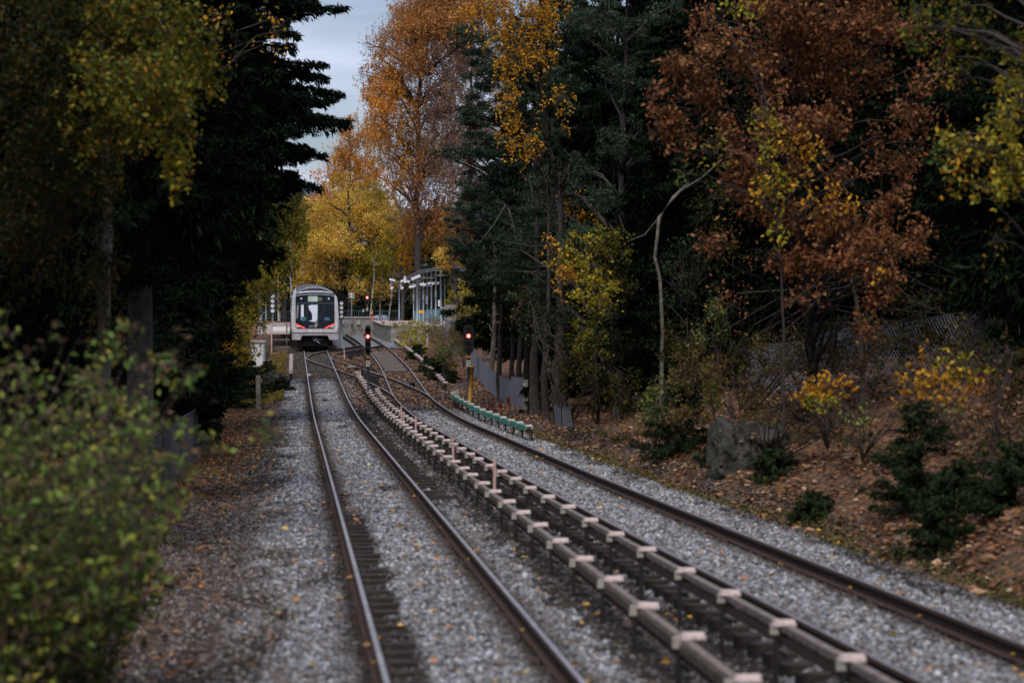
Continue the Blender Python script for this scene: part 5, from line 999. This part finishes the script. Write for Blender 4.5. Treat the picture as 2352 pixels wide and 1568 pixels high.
# broken pale stem
t = thing('broken_birch', 'crooked pale dead stem leaning in the dark right of the pine', 'dead tree', bx(1517, 64)+(gz(*bx(1517, 64))-.1,)); b = Vector(t.location)
MB().tube([Vector((0, 0, 0))]+[P(x, y, 64)-b for x, y in ((1522, 760), (1516, 640), (1504, 590), (1510, 540), (1514, 500), (1545, 455), (1582, 420))], [.06, .05, .045, .042, .045, .05, .045, .03], 8).build('trunk', M['barkgrey'], t, True)
MB().tube([P(x, y, 64)-b for x, y in ((1560, 440), (1610, 410), (1655, 370), (1690, 350))], [.03, .025, .02, .01], 6).build('branch', M['barkgrey'], t, True); MB().tube([P(x, y, 64)-b for x, y in ((1514, 500), (1480, 540), (1440, 555))], [.025, .015, .006], 6).build('branch', M['barkgrey'], t, True)
t = thing('dead_branch', 'pale forked dead branch in front of the pine sprays', 'dead branch', P(1165, 470, 93)); b = Vector(t.location)
MB().tube([P(x, y, 92)-b for x, y in ((1100, 560), (1135, 515), (1162, 470), (1168, 480), (1180, 520), (1186, 560))], [.01, .02, .035, .035, .025, .01], 6).build('stem', M['barkgrey'], t, True)
# ------------------------------------------------------------------ shrubs and saplings
def shrub(label, blobs, **k):
    x, y, rx, ry, D = blobs[0][:5]; X, Y = bx(x, D); g0 = gz(X, Y); lim = 784.2-(g0-CAMH)*FD/D
    bl = []
    for q in blobs:
        q = list(q); g_ = gz((q[0]-1176)*q[4]/FD, q[4]); yb = 784.2-(g_-CAMH)*FD/q[4]
        if q[1]+q[3] > yb+q[3]*.5: q[1] = yb-q[3]*.7
        bl.append(tuple(q))
    return blob_tree('shrub', label, 'shrub', (X, Y), [], bl, r=k.pop('r', .035), **k)
shrub('yellow green shrub at the near end of the right platform', [(950, 760, 46, 24, 176, .9, 'yellowg', 1.4), (905, 745, 30, 12, 182, .6, 'green', .9)], leaf=.10, twigs=20)
shrub('olive shrub below the platform with yellowish tips', [(955, 790, 40, 26, 160, .9, 'yellowg', 1.3), (925, 775, 24, 14, 166, .5, 'yellowg', 1)], leaf=.09, twigs=24)
shrub('brown twiggy shrub under the platform front', [(1010, 775, 40, 40, 150, 1.1, 'brush', 1.2), (990, 760, 30, 30, 158, .9, 'olive', 1)], leaf=.085, twigs=60)
shrub('brown bramble thicket left of the right signal', [(1035, 820, 36, 50, 118, 1.0, 'brush', 1.2), (1045, 770, 34, 44, 124, .9, 'brush', 1)], leaf=.075, twigs=70)
shrub('tangled brown briar beside the grey retaining wall', [(1065, 780, 34, 60, 128, 1.0, 'brush', .9), (1075, 720, 30, 50, 134, .9, 'yellowg', .7)], leaf=.08, twigs=60)
shrub('fresh green bramble leaves left of the right signal', [(1020, 815, 24, 18, 113, .5, 'green', 1.2), (1040, 800, 24, 12, 113, .4, 'green', .9)], leaf=.07, twigs=10)
for x, D, H, R, lb in [(962, 146, 1.0, .7, 'small dark spruce at the top of the far conductor rail'), (1010, 118, 1.3, .8, 'small dark spruce left of the bramble by the right signal'), (985, 128, .8, .6, 'tiny dark spruce beside the far conductor rail'), (560, 104, 1.5, 1.0, 'small dark spruce left of the concrete post'), (535, 98, 1.2, .9, 'low dark spruce at the edge of the left leaves'), (566, 124, 1.3, .8, 'small green spruce against the left cabinet'), (640, 108, .7, .6, 'tiny spruce growing on the boulder by the left rail'), (614, 124, 1.0, .6, 'small spruce right of the left cabinet foot'), (1235, 88, .7, .5, 'tiny spruce behind the teal panels'),
        (1780, 44, .55, .42, 'small green spruce above the right boulder'), (1560, 54, 1.5, .8, 'bright green young spruce left of the boulder'), (1872, 38, .42, .26, 'tiny spruce at the bottom of the leafy slope'), (2110, 35, 1.55, .62, 'dark young spruce in the lower right on the slope'), (2200, 33, .8, .5, 'second young spruce right of the tall lower right one'), (2160, 31.5, .7, .42, 'low spruce seedling in front of the lower right pair'), (2330, 32, .8, .6, 'young spruce at the right picture edge'), (1650, 50, .5, .4, 'tiny spruce between the boulder and the bright young spruce')]:
    X, Y = bx(x, D); spruce(lb, X, Y, H, R, .05, n_b=int(34+16*H), seed=int(x), pal='spruceg', r=.02, tuft=.055 if D < 60 else .08, dens=2.4 if D < 60 else 2.0, name='young_spruce', droop=.1)
shrub('tall green leafed stems standing above the right slope', [(1640, 720, 30, 60, 56, .3, 'green', .8), (1610, 780, 34, 40, 56, .4, 'bush', .8), (1665, 740, 14, 50, 56, .2, 'green', .7)], leaf=.06, twigs=10, puff=.25)
shrub('dull green scrub between the black forest and the boulder', [(1530, 910, 60, 80, 55, .7, 'bush', 1.3), (1590, 860, 60, 80, 54, .7, 'brush', 1.3), (1500, 950, 44, 60, 56, .6, 'green', 1), (1640, 890, 50, 70, 52, .6, 'olive', .9), (1560, 960, 50, 50, 52, .5, 'brush', 1.2)], leaf=.06, twigs=60, puff=.35)
shrub('low dark weeds at the foot of the black forest', [(1420, 1010, 60, 22, 62, .6, 'olived', .9), (1330, 1000, 60, 20, 66, .5, 'spruceg', .8)], leaf=.06, twigs=30, puff=.3)
shrub('brown and gold brush on the slope above the boulder', [(1700, 880, 70, 40, 52, .6, 'brush', .7), (1640, 850, 50, 40, 54, .5, 'rust', .6)], leaf=.06, twigs=40, puff=.35)
shrub('brown brush under the wire fence on the right', [(1850, 850, 80, 40, 50, .6, 'brush', .8), (1780, 860, 60, 30, 51, .5, 'brush', .8), (1960, 840, 80, 40, 48, .6, 'brush', .8), (1830, 920, 70, 40, 47, .5, 'olived', .8), (1930, 960, 80, 30, 44, .5, 'brush', .6), (2060, 860, 60, 40, 44, .5, 'spruceg', .7), (1720, 930, 50, 30, 50, .5, 'brush', .8)], leaf=.06, twigs=40, puff=.35)
shrub('yellow leafed low maple in the middle of the right slope', [(1900, 890, 70, 36, 43, .4, 'gold', 1.5), (1890, 930, 50, 30, 42, .4, 'yellowg', 1.1), (1850, 905, 40, 20, 43, .3, 'gold', .7)], leaf=.075, twigs=12, puff=.25)
shrub('orange and yellow maple shrub spreading at the right', [(2150, 880, 100, 55, 40, .6, 'gold', .9), (2210, 840, 70, 40, 40, .4, 'yellowg', .8), (2090, 900, 50, 44, 40.5, .4, 'gold', .5), (2120, 800, 24, 30, 41, .2, 'gold', .4), (2240, 880, 34, 26, 40, .3, 'gold', .6), (2160, 930, 80, 30, 39, .4, 'gold', .5)], leaf=.085, twigs=8, puff=.25)
shrub('tangle of tall brown and olive weeds on the brow of the right slope', [(1700, 820, 70, 60, 55, .8, 'olived', 1.6), (1800, 800, 70, 50, 54, .8, 'brush', 1.2), (1900, 800, 80, 60, 52, .8, 'olived', 1.4), (2010, 790, 70, 60, 50, .8, 'brush', 1.1), (2110, 800, 70, 70, 48, .8, 'olived', 1.4), (2230, 790, 80, 70, 46, .8, 'brush', 1.0), (2320, 880, 60, 80, 40, .8, 'olived', 1.6)], leaf=.06, twigs=50, puff=.4)
shrub('brown fern and twig mat halfway up the right slope', [(1760, 960, 60, 24, 47, .5, 'brush', 1), (1850, 1000, 60, 24, 44, .5, 'brush', .9), (1960, 1010, 70, 26, 41, .5, 'olived', 1), (2040, 1040, 50, 24, 38, .4, 'brush', .9), (2260, 1060, 70, 40, 35, .5, 'olived', 1.2), (1700, 990, 40, 20, 49, .4, 'bush', .9)], leaf=.05, twigs=60, puff=.3)
shrub('dark green fern clump under the orange maple shrub', [(1980, 960, 50, 36, 41, .4, 'bush', .6), (2060, 950, 60, 30, 40, .4, 'brush', .5)], leaf=.06, twigs=20, puff=.3)
shrub('rust tinted brush in the dark right corner of the slope', [(2290, 900, 60, 70, 38, .6, 'rust', .35), (2340, 980, 60, 50, 36, .6, 'brush', .5), (2280, 1020, 60, 40, 36, .5, 'spruceg', .5), (2200, 960, 60, 50, 38, .5, 'brush', .6), (2320, 820, 60, 60, 40, .5, 'olived', .5)], leaf=.065, twigs=25, puff=.35)
shrub('ivy green ground plant low in front of the boulder', [(1755, 1150, 26, 12, 44, .25, 'bush', .8)], leaf=.05, twigs=10, puff=.2)
# near left bush
t = thing('shrub', 'large blurred bush of green and brown leaves filling the near left foreground', 'bush', (-4.4, 18.2, gz(-4.4, 18.2)))
b = np.array(t.location); A = []; B = []; LP = []; RT = []
for i in range(400):
    x0 = RNG.uniform(-5.6, -3.3); y0 = RNG.uniform(16.6, 20.2); g_ = gz(x0, y0); H = RNG.uniform(.9, 3.15)*(1-.10*abs(x0+4.1))*(.93+.12*math.sin(x0*5+y0*2)); lean = RNG.normal(size=2)*.2+np.array([.1+.62*float(sst(-4.7, -3.3, x0)), 0]); p = np.array([x0, y0, g_]); n = 9; prev = p
    for k in range(1, n+1):
        f = k/n; q = np.array([x0+lean[0]*f*f*H*.5+.04*RNG.normal(), y0+lean[1]*f*f*H*.4, g_+H*f]); A.append(prev-b); B.append(q-b); RT.append(.011*(1-.7*f)); prev = q
        if f > .15 and RNG.random() < .6+.4*f:
            for _ in range(RNG.integers(1, 4)):
                dd = unit(RNG.normal(size=(1, 3))*np.array([1, 1, .4])+np.array([0, 0, .5]))[0]; L = RNG.uniform(.10, .42)*(1.2-f*.5); e = q+dd*L; A.append(q-b); B.append(e-b); RT.append(.005)
                m_ = int(L*30*(.5+.5*f))+2; LP.append((q+np.outer(RNG.random(m_)**.7, e-q)+RNG.normal(size=(m_, 3))*.035)-b)
LP = np.vstack(LP); leaves('foliage', LP, .058, PAL['bush'], M['leaf'], t, elong=1.25, cvar=.3)
A = np.array(A); B = np.array(B); twig_mesh('stems', A, B+(B-A)*.3, np.array(RT), M['twig'], t)
# green sprigs in front of the left verge
for i, (x, D, lb) in enumerate([(560, 19, 'lone green weed sprig at the right foot of the near bush'), (470, 17.6, 'low green sprigs under the near left bush'), (640, 24, 'small green weed on the left verge')]):
    X, Y = bx(x, D); X = min(X, float(c1(Y))-1.5-.3*i); blob_tree('weed', lb, 'weed', (X, Y), [], [(x, 784-(gz(X, Y)+.16-CAMH)*FD/D, 12+10*(i == 1), 10, D, .08, 'green', .7)], leaf=.03, r=.006, puff=.1, limbs=False)
